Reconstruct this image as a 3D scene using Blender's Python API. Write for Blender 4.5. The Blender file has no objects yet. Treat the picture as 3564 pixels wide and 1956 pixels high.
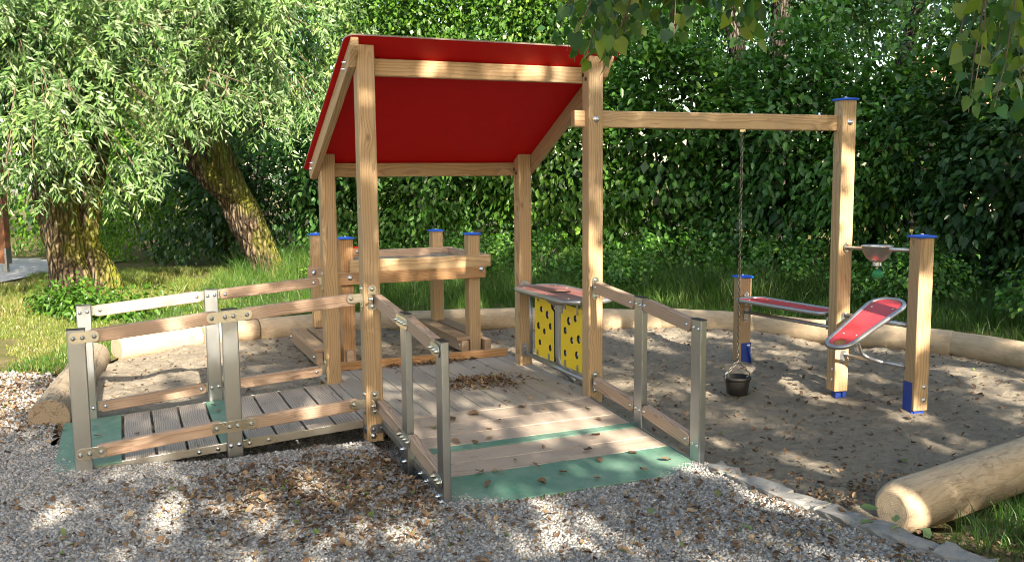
import bpy, bmesh, math, random
import numpy as np
from mathutils import Vector, Matrix
random.seed(7); RNG = np.random.default_rng(11)
scene = bpy.context.scene
COL = scene.collection
R_ = math.radians
# ------------------------------------------------------------------ camera
F_PX, PITCH, ROLL, CAM_H = 3166.5, 0.11318, 0.00936, 1.55
cam_d = bpy.data.cameras.new('camera'); cam = bpy.data.objects.new('camera', cam_d); COL.objects.link(cam)
cam_d.sensor_width = 36.0; cam_d.lens = F_PX / 3564.0 * 36.0
cam_d.clip_start = 0.05; cam_d.clip_end = 600
_U = Vector((1, 0, 0)); _V = Vector((0, math.sin(PITCH), math.cos(PITCH))); _D = Vector((0, math.cos(PITCH), -math.sin(PITCH)))
_X = _U * math.cos(ROLL) - _V * math.sin(ROLL); _Y = _U * math.sin(ROLL) + _V * math.cos(ROLL)
cam.matrix_world = Matrix(((_X.x, _Y.x, -_D.x, 0), (_X.y, _Y.y, -_D.y, 0), (_X.z, _Y.z, -_D.z, CAM_H), (0, 0, 0, 1)))
scene.camera = cam
# ------------------------------------------------------------------ light
SUN_AZ, SUN_EL = 292.0, 28.0
S = Vector((math.cos(R_(SUN_EL)) * math.cos(R_(SUN_AZ)), math.cos(R_(SUN_EL)) * math.sin(R_(SUN_AZ)), math.sin(R_(SUN_EL))))
sun_d = bpy.data.lights.new('sun', 'SUN'); sun_d.energy = 5.0; sun_d.angle = R_(0.53); sun_d.color = (1.0, 0.89, 0.72)
sun = bpy.data.objects.new('sun', sun_d); COL.objects.link(sun)
sun.rotation_euler = S.to_track_quat('Z', 'Y').to_euler(); sun.location = (10, -20, 15)
world = bpy.data.worlds.new('World'); scene.world = world; world.use_nodes = True
wn = world.node_tree; wn.nodes.clear()
sky = wn.nodes.new('ShaderNodeTexSky'); sky.sky_type = 'NISHITA'; sky.sun_disc = False
sky.sun_elevation = R_(SUN_EL); sky.sun_rotation = math.atan2(S.x, S.y); sky.dust_density = 2.0; sky.air_density = 1.0
bg = wn.nodes.new('ShaderNodeBackground'); bg.inputs['Strength'].default_value = 0.125
wo = wn.nodes.new('ShaderNodeOutputWorld')
wt = wn.nodes.new('ShaderNodeMix'); wt.data_type = 'RGBA'; wt.blend_type = 'MULTIPLY'; wt.inputs[0].default_value = 1.0; wt.inputs[7].default_value = (1.10, 1.0, 0.84, 1)
wn.links.new(sky.outputs[0], wt.inputs[6]); wn.links.new(wt.outputs[2], bg.inputs['Color']); wn.links.new(bg.outputs[0], wo.inputs['Surface'])
scene.view_settings.view_transform = 'Standard'; scene.view_settings.look = 'None'
scene.view_settings.exposure = 1.97; scene.view_settings.gamma = 1.0
scene.cycles.max_bounces = 8; scene.cycles.diffuse_bounces = 4; scene.cycles.glossy_bounces = 3
scene.cycles.transmission_bounces = 4; scene.cycles.transparent_max_bounces = 4
scene.cycles.filter_width = 1.0
scene.cycles.sample_clamp_indirect = 6.0; scene.cycles.use_denoising = True
scene.cycles.caustics_reflective = False; scene.cycles.caustics_refractive = False

# ------------------------------------------------------------------ frames
TH = 0.40473
DK = Matrix.Translation((-0.8393, 5.3296, 0)) @ Matrix.Rotation(TH, 4, 'Z')   # the play house frame: u along the front, v towards the back
I4 = Matrix.Identity(4)
W_, D_ = 1.486, 1.121
HD = 0.1164
def dkw(u, v, z=0.0): return DK @ Vector((u, v, z))
MW = {}
def place(o, M, parent=None):
    """give o the world matrix M, under parent if there is one"""
    COL.objects.link(o); MW[o.name] = M
    if parent is not None:
        o.parent = parent; o.matrix_basis = MW[parent.name].inverted() @ M
    else:
        o.matrix_basis = M
    return o
def tag(o, label=None, cat=None, group=None, kind=None):
    if label: o['label'] = label
    if cat: o['category'] = cat
    if group: o['group'] = group
    if kind: o['kind'] = kind
    return o
def thing(name, M, label, cat, group=None):
    o = bpy.data.objects.new(name, None); o.empty_display_size = 0.1
    place(o, M); return tag(o, label, cat, group)

# ------------------------------------------------------------------ mesh builders
def rotz(a): return Matrix.Rotation(a, 4, 'Z')
def axis_frame(p0, p1, up):
    x = (Vector(p1) - Vector(p0)); L = x.length; x.normalize()
    z = Vector(up) - x * x.dot(Vector(up)); z.normalize(); y = z.cross(x)
    M = Matrix(((x.x, y.x, z.x, 0), (x.y, y.y, z.y, 0), (x.z, y.z, z.z, 0), (0, 0, 0, 1)))
    return M, L
class MB:
    def __init__(s): s.v = []; s.f = []; s.sm = []; s.mi = []
    def add(s, vs, fs, smooth=False, mi=0):
        b = len(s.v); s.v += [tuple(q) for q in vs]
        for f in fs: s.f.append(tuple(b + i for i in f)); s.sm.append(smooth); s.mi.append(mi)
    def box(s, c, size, M=I4, mi=0):
        hx, hy, hz = [q / 2 for q in size]
        vs = [M @ Vector((c[0] + i * hx, c[1] + j * hy, c[2] + k * hz)) for i in (-1, 1) for j in (-1, 1) for k in (-1, 1)]
        s.add(vs, [(0, 1, 3, 2), (4, 6, 7, 5), (0, 4, 5, 1), (2, 3, 7, 6), (0, 2, 6, 4), (1, 5, 7, 3)], False, mi)
    def bbox(s, c, size, ch, M=I4, mi=0):
        """box with chamfered edges"""
        bm = bmesh.new(); bmesh.ops.create_cube(bm, size=1.0)
        for v in bm.verts: v.co = Vector((v.co.x * size[0], v.co.y * size[1], v.co.z * size[2]))
        bmesh.ops.bevel(bm, geom=list(bm.edges), offset=ch, segments=2, profile=0.5, affect='EDGES')
        s.from_bm(bm, Matrix.Translation(c) if M is I4 else M @ Matrix.Translation(c), mi=mi); bm.free()
    def from_bm(s, bm, M=I4, smooth=False, mi=0):
        bm.verts.index_update()
        s.add([M @ v.co for v in bm.verts], [[q.index for q in f.verts] for f in bm.faces], smooth, mi)
    def ring(s, pts): 
        b = len(s.v); s.v += [tuple(q) for q in pts]; return b
    def tube(s, pts, r, n=10, closed=False, cap=True, mi=0):
        pts = [Vector(q) for q in pts]; m = len(pts)
        rr = r if hasattr(r, '__len__') else [r] * m
        T = []
        for i in range(m):
            a = pts[(i - 1) % m] if (closed or i > 0) else pts[i]
            c = pts[(i + 1) % m] if (closed or i < m - 1) else pts[i]
            T.append((c - a).normalized())
        nrm = T[0].orthogonal().normalized(); rings = []
        for i in range(m):
            nrm = (nrm - T[i] * nrm.dot(T[i])).normalized(); bn = T[i].cross(nrm)
            rings.append(s.ring([pts[i] + (nrm * math.cos(2 * math.pi * k / n) + bn * math.sin(2 * math.pi * k / n)) * rr[i] for k in range(n)]))
        for i in range(m if closed else m - 1):
            a, b = rings[i], rings[(i + 1) % m]
            for k in range(n):
                s.f.append((a + k, a + (k + 1) % n, b + (k + 1) % n, b + k)); s.sm.append(True); s.mi.append(mi)
        if cap and not closed:
            s.f.append(tuple(rings[0] + k for k in range(n))[::-1]); s.sm.append(False); s.mi.append(mi)
            s.f.append(tuple(rings[-1] + k for k in range(n))); s.sm.append(False); s.mi.append(mi)
    def lathe(s, prof, n=24, M=I4, mi=0, cap=True):
        rings = [s.ring([M @ Vector((r * math.cos(2 * math.pi * k / n), r * math.sin(2 * math.pi * k / n), z)) for k in range(n)]) for r, z in prof]
        for a, b in zip(rings, rings[1:]):
            for k in range(n):
                s.f.append((a + k, a + (k + 1) % n, b + (k + 1) % n, b + k)); s.sm.append(True); s.mi.append(mi)
        if cap:
            for rg, rev in ((rings[0], True), (rings[-1], False)):
                q = tuple(rg + k for k in range(n)); s.f.append(q[::-1] if rev else q); s.sm.append(False); s.mi.append(mi)
    def plate(s, loops, t, M=I4, ch=0.0, mi=0, mi_side=None):
        """flat plate in the local xy plane, outline loops[0], holes loops[1:], thickness t along +z"""
        bm = bmesh.new(); es = []
        for lp in loops:
            vs = [bm.verts.new((q[0], q[1], 0)) for q in lp]
            es += [bm.edges.new((vs[i], vs[(i + 1) % len(vs)])) for i in range(len(vs))]
        if len(loops) == 1: bm.faces.new(vs)
        else: bmesh.ops.triangle_fill(bm, edges=es, use_beauty=True)
        bm.faces.ensure_lookup_table()
        r = bmesh.ops.extrude_face_region(bm, geom=list(bm.faces))
        for e in r['geom']:
            if isinstance(e, bmesh.types.BMVert): e.co.z += t
        bmesh.ops.recalc_face_normals(bm, faces=list(bm.faces)); bm.normal_update()
        if ch > 0:
            ed = [e for e in bm.edges if len(e.link_faces) == 2 and abs(abs(e.link_faces[0].normal.z) - abs(e.link_faces[1].normal.z)) > 0.7]
            bmesh.ops.bevel(bm, geom=ed, offset=ch, segments=1, affect='EDGES')
        bm.verts.index_update(); bm.normal_update()
        b = len(s.v); s.v += [tuple(M @ v.co) for v in bm.verts]
        for f in bm.faces:
            s.f.append(tuple(b + q.index for q in f.verts)); s.sm.append(False)
            s.mi.append(mi if (mi_side is None or abs(f.normal.z) > 0.5) else mi_side)
        bm.free()
    def build(s, name, mats, parent=None, M=I4, frame=I4):
        """M: world matrix of the object, vertices are already in its local space"""
        me = bpy.data.meshes.new(name); me.from_pydata(s.v, [], s.f)
        me.polygons.foreach_set('use_smooth', s.sm)
        mats = mats if isinstance(mats, (list, tuple)) else [mats]
        for m in mats: me.materials.append(m)
        if len(mats) > 1: me.polygons.foreach_set('material_index', s.mi)
        me.update()
        o = bpy.data.objects.new(name, me); place(o, M, parent); return o
def rrect(w, h, r, n=6, cx=0.0, cy=0.0):
    pts = []
    for (sx, sy, a0) in ((1, 1, 0), (-1, 1, 90), (-1, -1, 180), (1, -1, 270)):
        for k in range(n + 1):
            a = R_(a0 + 90 * k / n); pts.append((cx + sx * (w / 2 - r) + r * math.cos(a), cy + sy * (h / 2 - r) + r * math.sin(a)))
    return pts
def circ(cx, cy, r, n=20, ry=None): return [(cx + r * math.cos(2 * math.pi * k / n), cy + (ry or r) * math.sin(2 * math.pi * k / n)) for k in range(n)]
def fillet(pts, r, n=6, closed=False):
    pts = [Vector(q) for q in pts]; out = []; m = len(pts)
    for i in range(m):
        if not closed and i in (0, m - 1): out.append(pts[i]); continue
        p, a, b = pts[i], pts[i - 1], pts[(i + 1) % m]
        d1 = (a - p).normalized(); d2 = (b - p).normalized(); rad = r[i] if hasattr(r, '__len__') else r
        ang = d1.angle(d2); t = min(rad / math.tan(ang / 2), (a - p).length * 0.49, (b - p).length * 0.49); rad = t * math.tan(ang / 2)
        c = p + (d1 + d2).normalized() * (rad / math.sin(ang / 2))
        q1, q2 = p + d1 * t - c, p + d2 * t - c
        for k in range(n + 1): out.append(c + q1.slerp(q2, k / n).normalized() * rad)
    return out
def timber(name, parent, p0, p1, w, h, mat, up=(0, 0, 1), ch=0.005, fr=None):
    """sawn timber whose local x runs along the grain; w across, h along up"""
    fr = DK if fr is None else fr
    A, L = axis_frame(p0, p1, up); mid = (Vector(p0) + Vector(p1)) / 2
    mb = MB(); mb.bbox((0, 0, 0), (L, w, h), ch)
    return mb.build(name, mat, parent, fr @ Matrix.Translation(mid) @ A)
def rail(name, parent, p0, p1, h, t, mat, rad, fr=None):
    """handrail plank with rounded ends; p0 and p1 are its ends on the centre line"""
    fr = DK if fr is None else fr
    A, L = axis_frame(p0, p1, (0, 0, 1)); mid = (Vector(p0) + Vector(p1)) / 2
    mb = MB(); mb.plate([rrect(L, h, rad, 7)], t, Matrix.Translation((0, t / 2, 0)) @ Matrix.Rotation(R_(90), 4, 'X'), ch=0.004)
    return mb.build(name, mat, parent, fr @ Matrix.Translation(mid) @ A)
def bolt_geo(mb, p, nrm, r=0.009, kind='dome', mi=0):
    """round bolt head (or acorn nut) with a washer, sitting at p and pointing along nrm"""
    q = Vector(nrm).to_track_quat('Z', 'Y').to_matrix().to_4x4(); M = Matrix.Translation(p) @ q
    if kind == 'dome':
        mb.lathe([(r * 1.25, -0.001), (r * 1.25, 0.0015), (r, 0.0016), (r * 0.95, r * 0.3), (r * 0.6, r * 0.6), (r * 0.2, r * 0.68)], 14, M, mi)
    else:
        mb.lathe([(r * 1.3, -0.001), (r * 1.3, 0.002), (r * 0.95, 0.0021), (r * 0.95, r * 0.8), (r * 0.75, r * 1.5), (r * 0.35, r * 1.95), (r * 0.1, r * 2.05)], 12, M, mi)

# numpy value noise ---------------------------------------------------------
def vnoise(x, y, seed=0):
    x = np.asarray(x, float); y = np.asarray(y, float)
    xi = np.floor(x).astype(np.int64); yi = np.floor(y).astype(np.int64); xf = x - xi; yf = y - yi
    def h(a, b):
        n = (a * 374761393 + b * 668265263 + seed * 982451653) & 0x7fffffff
        n = ((n ^ (n >> 13)) * 1274126177) & 0x7fffffff
        return ((n ^ (n >> 16)) & 0xffff) / 65535.0
    u = xf * xf * (3 - 2 * xf); w = yf * yf * (3 - 2 * yf)
    return (h(xi, yi) * (1 - u) + h(xi + 1, yi) * u) * (1 - w) + (h(xi, yi + 1) * (1 - u) + h(xi + 1, yi + 1) * u) * w
def np_mesh(name, V, faces_flat, per, mats, rnd=None, smooth=False, mi=None):
    """mesh from numpy: V (n,3), faces_flat flat loop index list, per verts per face"""
    V = np.asarray(V, np.float32); fl = np.asarray(faces_flat, np.int32).ravel(); nf = len(fl) // per
    me = bpy.data.meshes.new(name)
    me.vertices.add(len(V)); me.vertices.foreach_set('co', V.ravel())
    me.loops.add(len(fl)); me.loops.foreach_set('vertex_index', fl)
    me.polygons.add(nf); me.polygons.foreach_set('loop_start', np.arange(0, nf * per, per, dtype=np.int32))
    if smooth: me.polygons.foreach_set('use_smooth', np.ones(nf, bool))
    mats = mats if isinstance(mats, (list, tuple)) else [mats]
    for m in mats: me.materials.append(m)
    if mi is not None: me.polygons.foreach_set('material_index', np.asarray(mi, np.int32))
    me.update(calc_edges=True)
    if rnd is not None:
        at = me.attributes.new('rnd', 'FLOAT', 'POINT'); at.data.foreach_set('value', np.asarray(rnd, np.float32))
    return me
# ------------------------------------------------------------------ materials
class NT:
    def __init__(s, name):
        s.m = bpy.data.materials.new(name); s.m.use_nodes = True; s.t = s.m.node_tree; s.t.nodes.clear()
        s.out = s.n('OutputMaterial')
    def n(s, typ, **kw):
        nd = s.t.nodes.new('ShaderNode' + typ)
        for k, v in kw.items():
            if k.startswith('i_'):
                nd.inputs[k[2:].replace('_', ' ')].default_value = v
            else: setattr(nd, k, v)
        return nd
    def l(s, a, b): s.t.links.new(a, b)
    def ramp(s, fac, stops, interp='LINEAR'):
        r = s.n('ValToRGB'); cr = r.color_ramp; cr.interpolation = interp
        while len(cr.elements) > 1: cr.elements.remove(cr.elements[-1])
        for i, (p, c) in enumerate(stops):
            e = cr.elements[0] if i == 0 else cr.elements.new(p)
            e.position = p; e.color = (c[0], c[1], c[2], 1)
        if fac is not None: s.l(fac, r.inputs['Fac'])
        return r
    def math(s, op, a, b=None, clamp=False):
        m = s.n('Math', operation=op, use_clamp=clamp)
        for i, q in enumerate((a, b)):
            if q is None: continue
            if isinstance(q, (int, float)): m.inputs[i].default_value = q
            else: s.l(q, m.inputs[i])
        return m.outputs[0]
    def mixc(s, fac, a, b, mode='MIX'):
        m = s.n('Mix', data_type='RGBA', blend_type=mode)
        for nm, q in (('Factor', fac), ('A', a), ('B', b)):
            sock = [i for i in m.inputs if i.name == nm and (nm == 'Factor' and i.type == 'VALUE' or nm != 'Factor' and i.type == 'RGBA')][0]
            if isinstance(q, (int, float)): sock.default_value = q
            elif isinstance(q, tuple): sock.default_value = (q[0], q[1], q[2], 1)
            else: s.l(q, sock)
        return [o for o in m.outputs if o.type == 'RGBA'][0]
    def noise(s, vec, scale, detail=3, rough=0.55, dist=0.0):
        nd = s.n('TexNoise'); nd.inputs['Scale'].default_value = scale; nd.inputs['Detail'].default_value = detail
        nd.inputs['Roughness'].default_value = rough; nd.inputs['Distortion'].default_value = dist
        if vec is not None: s.l(vec, nd.inputs['Vector'])
        return nd
    def mapping(s, vec, scale=(1, 1, 1), loc=None):
        mp = s.n('Mapping'); mp.inputs['Scale'].default_value = scale
        s.l(vec, mp.inputs['Vector'])
        if loc is not None: s.l(loc, mp.inputs['Location'])
        return mp.outputs[0]
    def obj(s): return s.n('TexCoord').outputs['Object']
    def pos(s): return s.n('NewGeometry').outputs['Position']
    def bump(s, height, strength=0.3, dist=0.01):
        b = s.n('Bump'); b.inputs['Strength'].default_value = strength; b.inputs['Distance'].default_value = dist
        s.l(height, b.inputs['Height']); return b.outputs['Normal']
    def pbsdf(s, color, rough=0.5, metal=0.0, spec=0.5, normal=None, coat=0.0):
        p = s.n('BsdfPrincipled')
        for nm, q in (('Base Color', color), ('Roughness', rough), ('Metallic', metal), ('Specular IOR Level', spec), ('Coat Weight', coat)):
            if isinstance(q, (int, float)): p.inputs[nm].default_value = q
            elif isinstance(q, tuple): p.inputs[nm].default_value = (q[0], q[1], q[2], 1)
            else: s.l(q, p.inputs[nm])
        if normal is not None: s.l(normal, p.inputs['Normal'])
        return p
    def done(s, sh): s.l(sh, s.out.inputs['Surface']); return s.m

def wood_mat(name, early, late, ring=0.011, rough=0.6, grey=0.0, knots=1.0, bumpk=0.25, warp=1.0, latew=0.42):
    """sawn softwood: growth rings round an axis off the timber's centre, local x along the grain"""
    t = NT(name); co = t.obj()
    rnd = t.n('ObjectInfo').outputs['Random']
    at = t.n('Attribute', attribute_name='rnd').outputs['Fac']
    rr = t.math('ADD', rnd, at)
    cmb = t.n('CombineXYZ')
    t.l(t.math('MULTIPLY', rr, 37.0), cmb.inputs['X']); t.l(t.math('MULTIPLY', t.math('SINE', t.math('MULTIPLY', rr, 51.0)), 0.11), cmb.inputs['Y'])
    t.l(t.math('ADD', t.math('MULTIPLY', t.math('COSINE', t.math('MULTIPLY', rr, 83.0)), 0.05), 0.07), cmb.inputs['Z'])
    vec = t.n('VectorMath', operation='ADD'); t.l(co, vec.inputs[0]); t.l(cmb.outputs[0], vec.inputs[1]); v = vec.outputs[0]
    wob = t.noise(t.mapping(v, (1.6, 5, 5)), 1.0, 3, 0.5)
    sep = t.n('SeparateXYZ'); t.l(v, sep.inputs[0])
    d2 = t.math('SQRT', t.math('ADD', t.math('MULTIPLY', sep.outputs['Y'], sep.outputs['Y']), t.math('MULTIPLY', sep.outputs['Z'], sep.outputs['Z'])))
    # knots
    vor = t.n('TexVoronoi'); vor.inputs['Scale'].default_value = 1.0; t.l(t.mapping(v, (3.2, 7.0, 7.0)), vor.inputs['Vector'])
    kd = vor.outputs['Distance']
    kswirl = t.math('MULTIPLY', t.math('POWER', t.math('SUBTRACT', 1.0, t.math('MULTIPLY', kd, 2.2), clamp=True), 2.0), 0.030 * knots)
    dist = t.math('ADD', t.math('ADD', d2, t.math('MULTIPLY', wob.outputs['Fac'], 0.055 * warp)), kswirl)
    ph = t.math('FRACT', t.math('MULTIPLY', dist, 1.0 / ring))
    fine = t.noise(t.mapping(v, (6, 160, 160)), 1.0, 2, 0.6)
    band = t.ramp(ph, [(0.0, (0, 0, 0)), (0.45, (0.12,) * 3), (0.85, (0.95,) * 3), (0.93, (1,) * 3), (1.0, (0, 0, 0))])
    f = t.math('ADD', t.math('MULTIPLY', band.outputs['Color'], latew * 2.0), t.math('MULTIPLY', t.math('SUBTRACT', fine.outputs['Fac'], 0.5), 0.45), clamp=True)
    col = t.mixc(f, early, late)
    blot = t.noise(t.mapping(v, (2.2, 9, 9)), 1.0, 3)
    col = t.mixc(t.math('MULTIPLY', t.math('SUBTRACT', blot.outputs['Fac'], 0.35, clamp=True), 0.9), col, tuple(q * 0.72 for q in early), 'MIX')
    tone = t.ramp(rr if False else t.math('FRACT', t.math('MULTIPLY', rr, 7.31)), [(0, (0.82, 0.80, 0.78)), (1, (1.10, 1.08, 1.06))])
    col = t.mixc(1.0, col, tone.outputs['Color'], 'MULTIPLY')
    kn = t.math('SUBTRACT', 1.0, t.math('MULTIPLY', kd, 9.0), clamp=True)
    col = t.mixc(t.math('MULTIPLY', kn, 0.85 * knots), col, tuple(q * 0.38 for q in late))
    if grey > 0:
        gn = t.noise(t.mapping(v, (1.5, 12, 12)), 1.0, 4)
        col = t.mixc(t.math('MULTIPLY', gn.outputs['Fac'], grey), col, (0.43, 0.405, 0.365))
    cn = t.noise(t.mapping(v, (0.9, 34, 34)), 1.0, 3, 0.55, 0.3); cw = t.noise(t.mapping(v, (1.7, 5, 5)), 1.0, 2)
    ck = t.math('MULTIPLY', t.math('SUBTRACT', 1.0, t.math('MULTIPLY', t.math('ABSOLUTE', t.math('SUBTRACT', cn.outputs['Fac'], 0.5)), 60.0), clamp=True), t.math('GREATER_THAN', cw.outputs['Fac'], 0.55))
    col = t.mixc(t.math('MULTIPLY', ck, 0.55), col, tuple(q * 0.25 for q in late))
    st = t.noise(t.mapping(v, (3.0, 3.0, 3.0)), 1.0, 5, 0.65)
    col = t.mixc(t.math('MULTIPLY', t.math('SUBTRACT', st.outputs['Fac'], 0.48, clamp=True), 1.7, clamp=True), col, (0.30, 0.24, 0.18))
    hb = t.math('ADD', t.math('MULTIPLY', band.outputs['Color'], 0.6), fine.outputs['Fac'])
    p = t.pbsdf(col, rough, spec=0.3, normal=t.bump(hb, bumpk, 0.002))
    return t.done(p.outputs[0])

M = {}
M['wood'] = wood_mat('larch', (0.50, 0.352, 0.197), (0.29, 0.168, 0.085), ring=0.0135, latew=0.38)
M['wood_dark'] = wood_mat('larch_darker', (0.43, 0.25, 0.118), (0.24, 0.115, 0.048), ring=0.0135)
M['wood_rail'] = wood_mat('larch_rail', (0.48, 0.34, 0.245), (0.28, 0.165, 0.105), ring=0.011, grey=0.12, latew=0.42)
M['wood_deck'] = wood_mat('larch_deck', (0.37, 0.315, 0.25), (0.18, 0.140, 0.105), ring=0.010, grey=0.6, rough=0.75, bumpk=0.7, knots=0.8, latew=0.4)
M['wood_ramp'] = wood_mat('larch_ramp', (0.44, 0.355, 0.28), (0.24, 0.165, 0.122), ring=0.009, grey=0.35, rough=0.72, bumpk=0.6, knots=0.8, latew=0.36)
M['wood_ramp_grey'] = wood_mat('larch_ramp_grey', (0.41, 0.355, 0.30), (0.175, 0.138, 0.11), ring=0.012, grey=0.45, rough=0.75, bumpk=0.9, knots=0.7, latew=0.5)
M['wood_bench'] = wood_mat('larch_bench', (0.37, 0.235, 0.13), (0.22, 0.12, 0.06), ring=0.011, grey=0.3, rough=0.75)
M['wood_brown'] = wood_mat('stained_post', (0.20, 0.085, 0.04), (0.11, 0.045, 0.02), ring=0.014)

def metal_mat(name, base, rough, streak=0.0, metal=1.0, dirty=0.0, scale=(3, 140, 140)):
    t = NT(name); co = t.obj()
    n1 = t.noise(t.mapping(co, scale), 1.0, 3); n2 = t.noise(co, 9.0, 4)
    ro = t.math('ADD', t.math('MULTIPLY', n1.outputs['Fac'], streak), t.math('ADD', t.math('MULTIPLY', n2.outputs['Fac'], 0.16), rough - 0.08 - streak * 0.5))
    c = t.mixc(t.math('MULTIPLY', n2.outputs['Fac'], 0.6), base, tuple(q * 0.78 for q in base))
    if dirty > 0:
        n3 = t.noise(co, 30.0, 5, 0.7)
        c = t.mixc(t.math('MULTIPLY', t.math('GREATER_THAN', n3.outputs['Fac'], 0.62), dirty), c, (0.35, 0.30, 0.24))
    p = t.pbsdf(c, ro, metal, normal=t.bump(n1.outputs['Fac'], 0.010, 0.001))
    return t.done(p.outputs[0])
M['steel'] = metal_mat('brushed_steel', (0.40, 0.425, 0.45), 0.34, 0.10, scale=(1.2, 160, 160))
M['steel_frame'] = metal_mat('zinc_frame', (0.40, 0.395, 0.38), 0.42, 0.1, dirty=0.35)
M['zinc'] = metal_mat('zinc_plate', (0.60, 0.58, 0.50), 0.30, 0.05, scale=(30, 30, 30))
M['dark_plate'] = metal_mat('dark_plate', (0.20, 0.20, 0.21), 0.42, 0.05, metal=0.85, scale=(30, 30, 30))
M['bolt'] = metal_mat('bolt_zinc', (0.72, 0.72, 0.72), 0.18, 0.0, scale=(30, 30, 30))
M['tube'] = metal_mat('grey_tube', (0.36, 0.36, 0.365), 0.38, 0.05, metal=0.75, scale=(20, 20, 20))
M['tube_sand'] = metal_mat('worn_tube', (0.42, 0.42, 0.43), 0.34, 0.05, metal=0.9, scale=(20, 20, 20))
M['bowl'] = metal_mat('bowl_steel', (0.55, 0.52, 0.49), 0.36, 0.05, scale=(20, 20, 20))
M['chain'] = metal_mat('chain_steel', (0.22, 0.20, 0.17), 0.42, 0.0, scale=(30, 30, 30))

def paint_mat(name, c, rough=0.4, var=0.12, dust=0.0, dustc=(0.45, 0.40, 0.34), nscale=6.0, spec=0.5, bumpk=0.05, bscale=300.0):
    t = NT(name); co = t.obj()
    n = t.noise(co, nscale, 4); c2 = t.mixc(t.math('MULTIPLY', n.outputs['Fac'], 1.0), tuple(q * (1 + var) for q in c), tuple(q * (1 - var) for q in c))
    if dust > 0:
        d = t.noise(co, 14.0, 6, 0.7); d2 = t.noise(co, 3.0, 3)
        m = t.math('MULTIPLY', t.math('MULTIPLY', d.outputs['Fac'], d2.outputs['Fac']), dust * 2.6, clamp=True)
        c2 = t.mixc(m, c2, dustc)
    b = t.noise(co, bscale, 2)
    p = t.pbsdf(c2, t.math('ADD', t.math('MULTIPLY', n.outputs['Fac'], 0.12), rough - 0.06), 0.0, spec, normal=t.bump(b.outputs['Fac'], bumpk, 0.001))
    return t.done(p.outputs[0])
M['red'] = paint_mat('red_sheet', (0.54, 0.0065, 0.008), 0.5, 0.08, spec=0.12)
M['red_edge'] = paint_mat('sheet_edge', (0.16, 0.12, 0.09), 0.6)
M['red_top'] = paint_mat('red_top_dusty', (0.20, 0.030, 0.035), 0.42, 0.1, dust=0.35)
M['red_tray'] = paint_mat('red_tray', (0.50, 0.018, 0.030), 0.40, 0.08, dust=0.08)
M['yellow'] = paint_mat('yellow_sheet', (0.84, 0.58, 0.010), 0.42, 0.05, dust=0.03)
M['blue'] = paint_mat('blue_plastic', (0.001, 0.10, 0.70), 0.32, 0.08)
M['blue_foot'] = paint_mat('blue_foot', (0.001, 0.040, 0.30), 0.5, 0.2, dust=0.04)
M['black'] = paint_mat('black_plastic', (0.016, 0.016, 0.02), 0.42)
M['plug'] = paint_mat('brown_plug', (0.028, 0.018, 0.014), 0.5)
M['rubber'] = paint_mat('black_rubber', (0.008, 0.008, 0.009), 0.5, 0.2, spec=0.3, dust=0.03, bumpk=0.3, bscale=60)
M['green_ball'] = paint_mat('green_ball', (0.02, 0.26, 0.09), 0.5, 0.15)
M['green_mat'] = paint_mat('green_mat', (0.013, 0.135, 0.083), 0.62, 0.2, dust=0.36, dustc=(0.42, 0.46, 0.40), nscale=9.0, bumpk=0.6, bscale=420.0)

def bark_mat(name, c1, c2, moss=0.0, mossdir=1.0):
    t = NT(name); co = t.pos()
    mp = t.mapping(co, (9, 9, 2.2)); n = t.noise(mp, 1.5, 6, 0.62, 1.2); n2 = t.noise(co, 1.7, 4)
    w = t.n('TexVoronoi', feature='DISTANCE_TO_EDGE'); w.inputs['Scale'].default_value = 1.6
    t.l(t.mapping(co, (11, 11, 2.6)), w.inputs['Vector'])
    crack = t.math('MULTIPLY', w.outputs['Distance'], 4.0, clamp=True)
    h = t.math('MULTIPLY', crack, t.math('ADD', n.outputs['Fac'], 0.3))
    col = t.ramp(h, [(0.1, tuple(q * 0.35 for q in c1)), (0.45, c1), (0.85, c2)]).outputs['Color']
    if moss > 0:
        nx = t.n('SeparateXYZ'); t.l(t.n('NewGeometry').outputs['Normal'], nx.inputs[0])
        m = t.math('ADD', t.math('MULTIPLY', nx.outputs['X'], 0.7 * mossdir), t.math('MULTIPLY', t.math('SUBTRACT', n2.outputs['Fac'], 0.46), 3.4))
        m = t.math('MULTIPLY', m, moss, clamp=True)
        col = t.mixc(m, col, (0.155, 0.165, 0.014))
    p = t.pbsdf(col, 0.85, spec=0.2, normal=t.bump(h, 0.9, 0.04))
    return t.done(p.outputs[0])
M['bark_willow'] = bark_mat('willow_bark', (0.085, 0.060, 0.039), (0.18, 0.135, 0.09), moss=0.75)
M['bark'] = bark_mat('dark_bark', (0.06, 0.05, 0.04), (0.12, 0.105, 0.085))
M['bark_linden'] = bark_mat('linden_bark', (0.09, 0.075, 0.06), (0.17, 0.15, 0.12))
M['twig'] = paint_mat('twig', (0.12, 0.085, 0.055), 0.8)
M['stem'] = paint_mat('shrub_stem', (0.055, 0.05, 0.03), 0.8)

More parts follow.
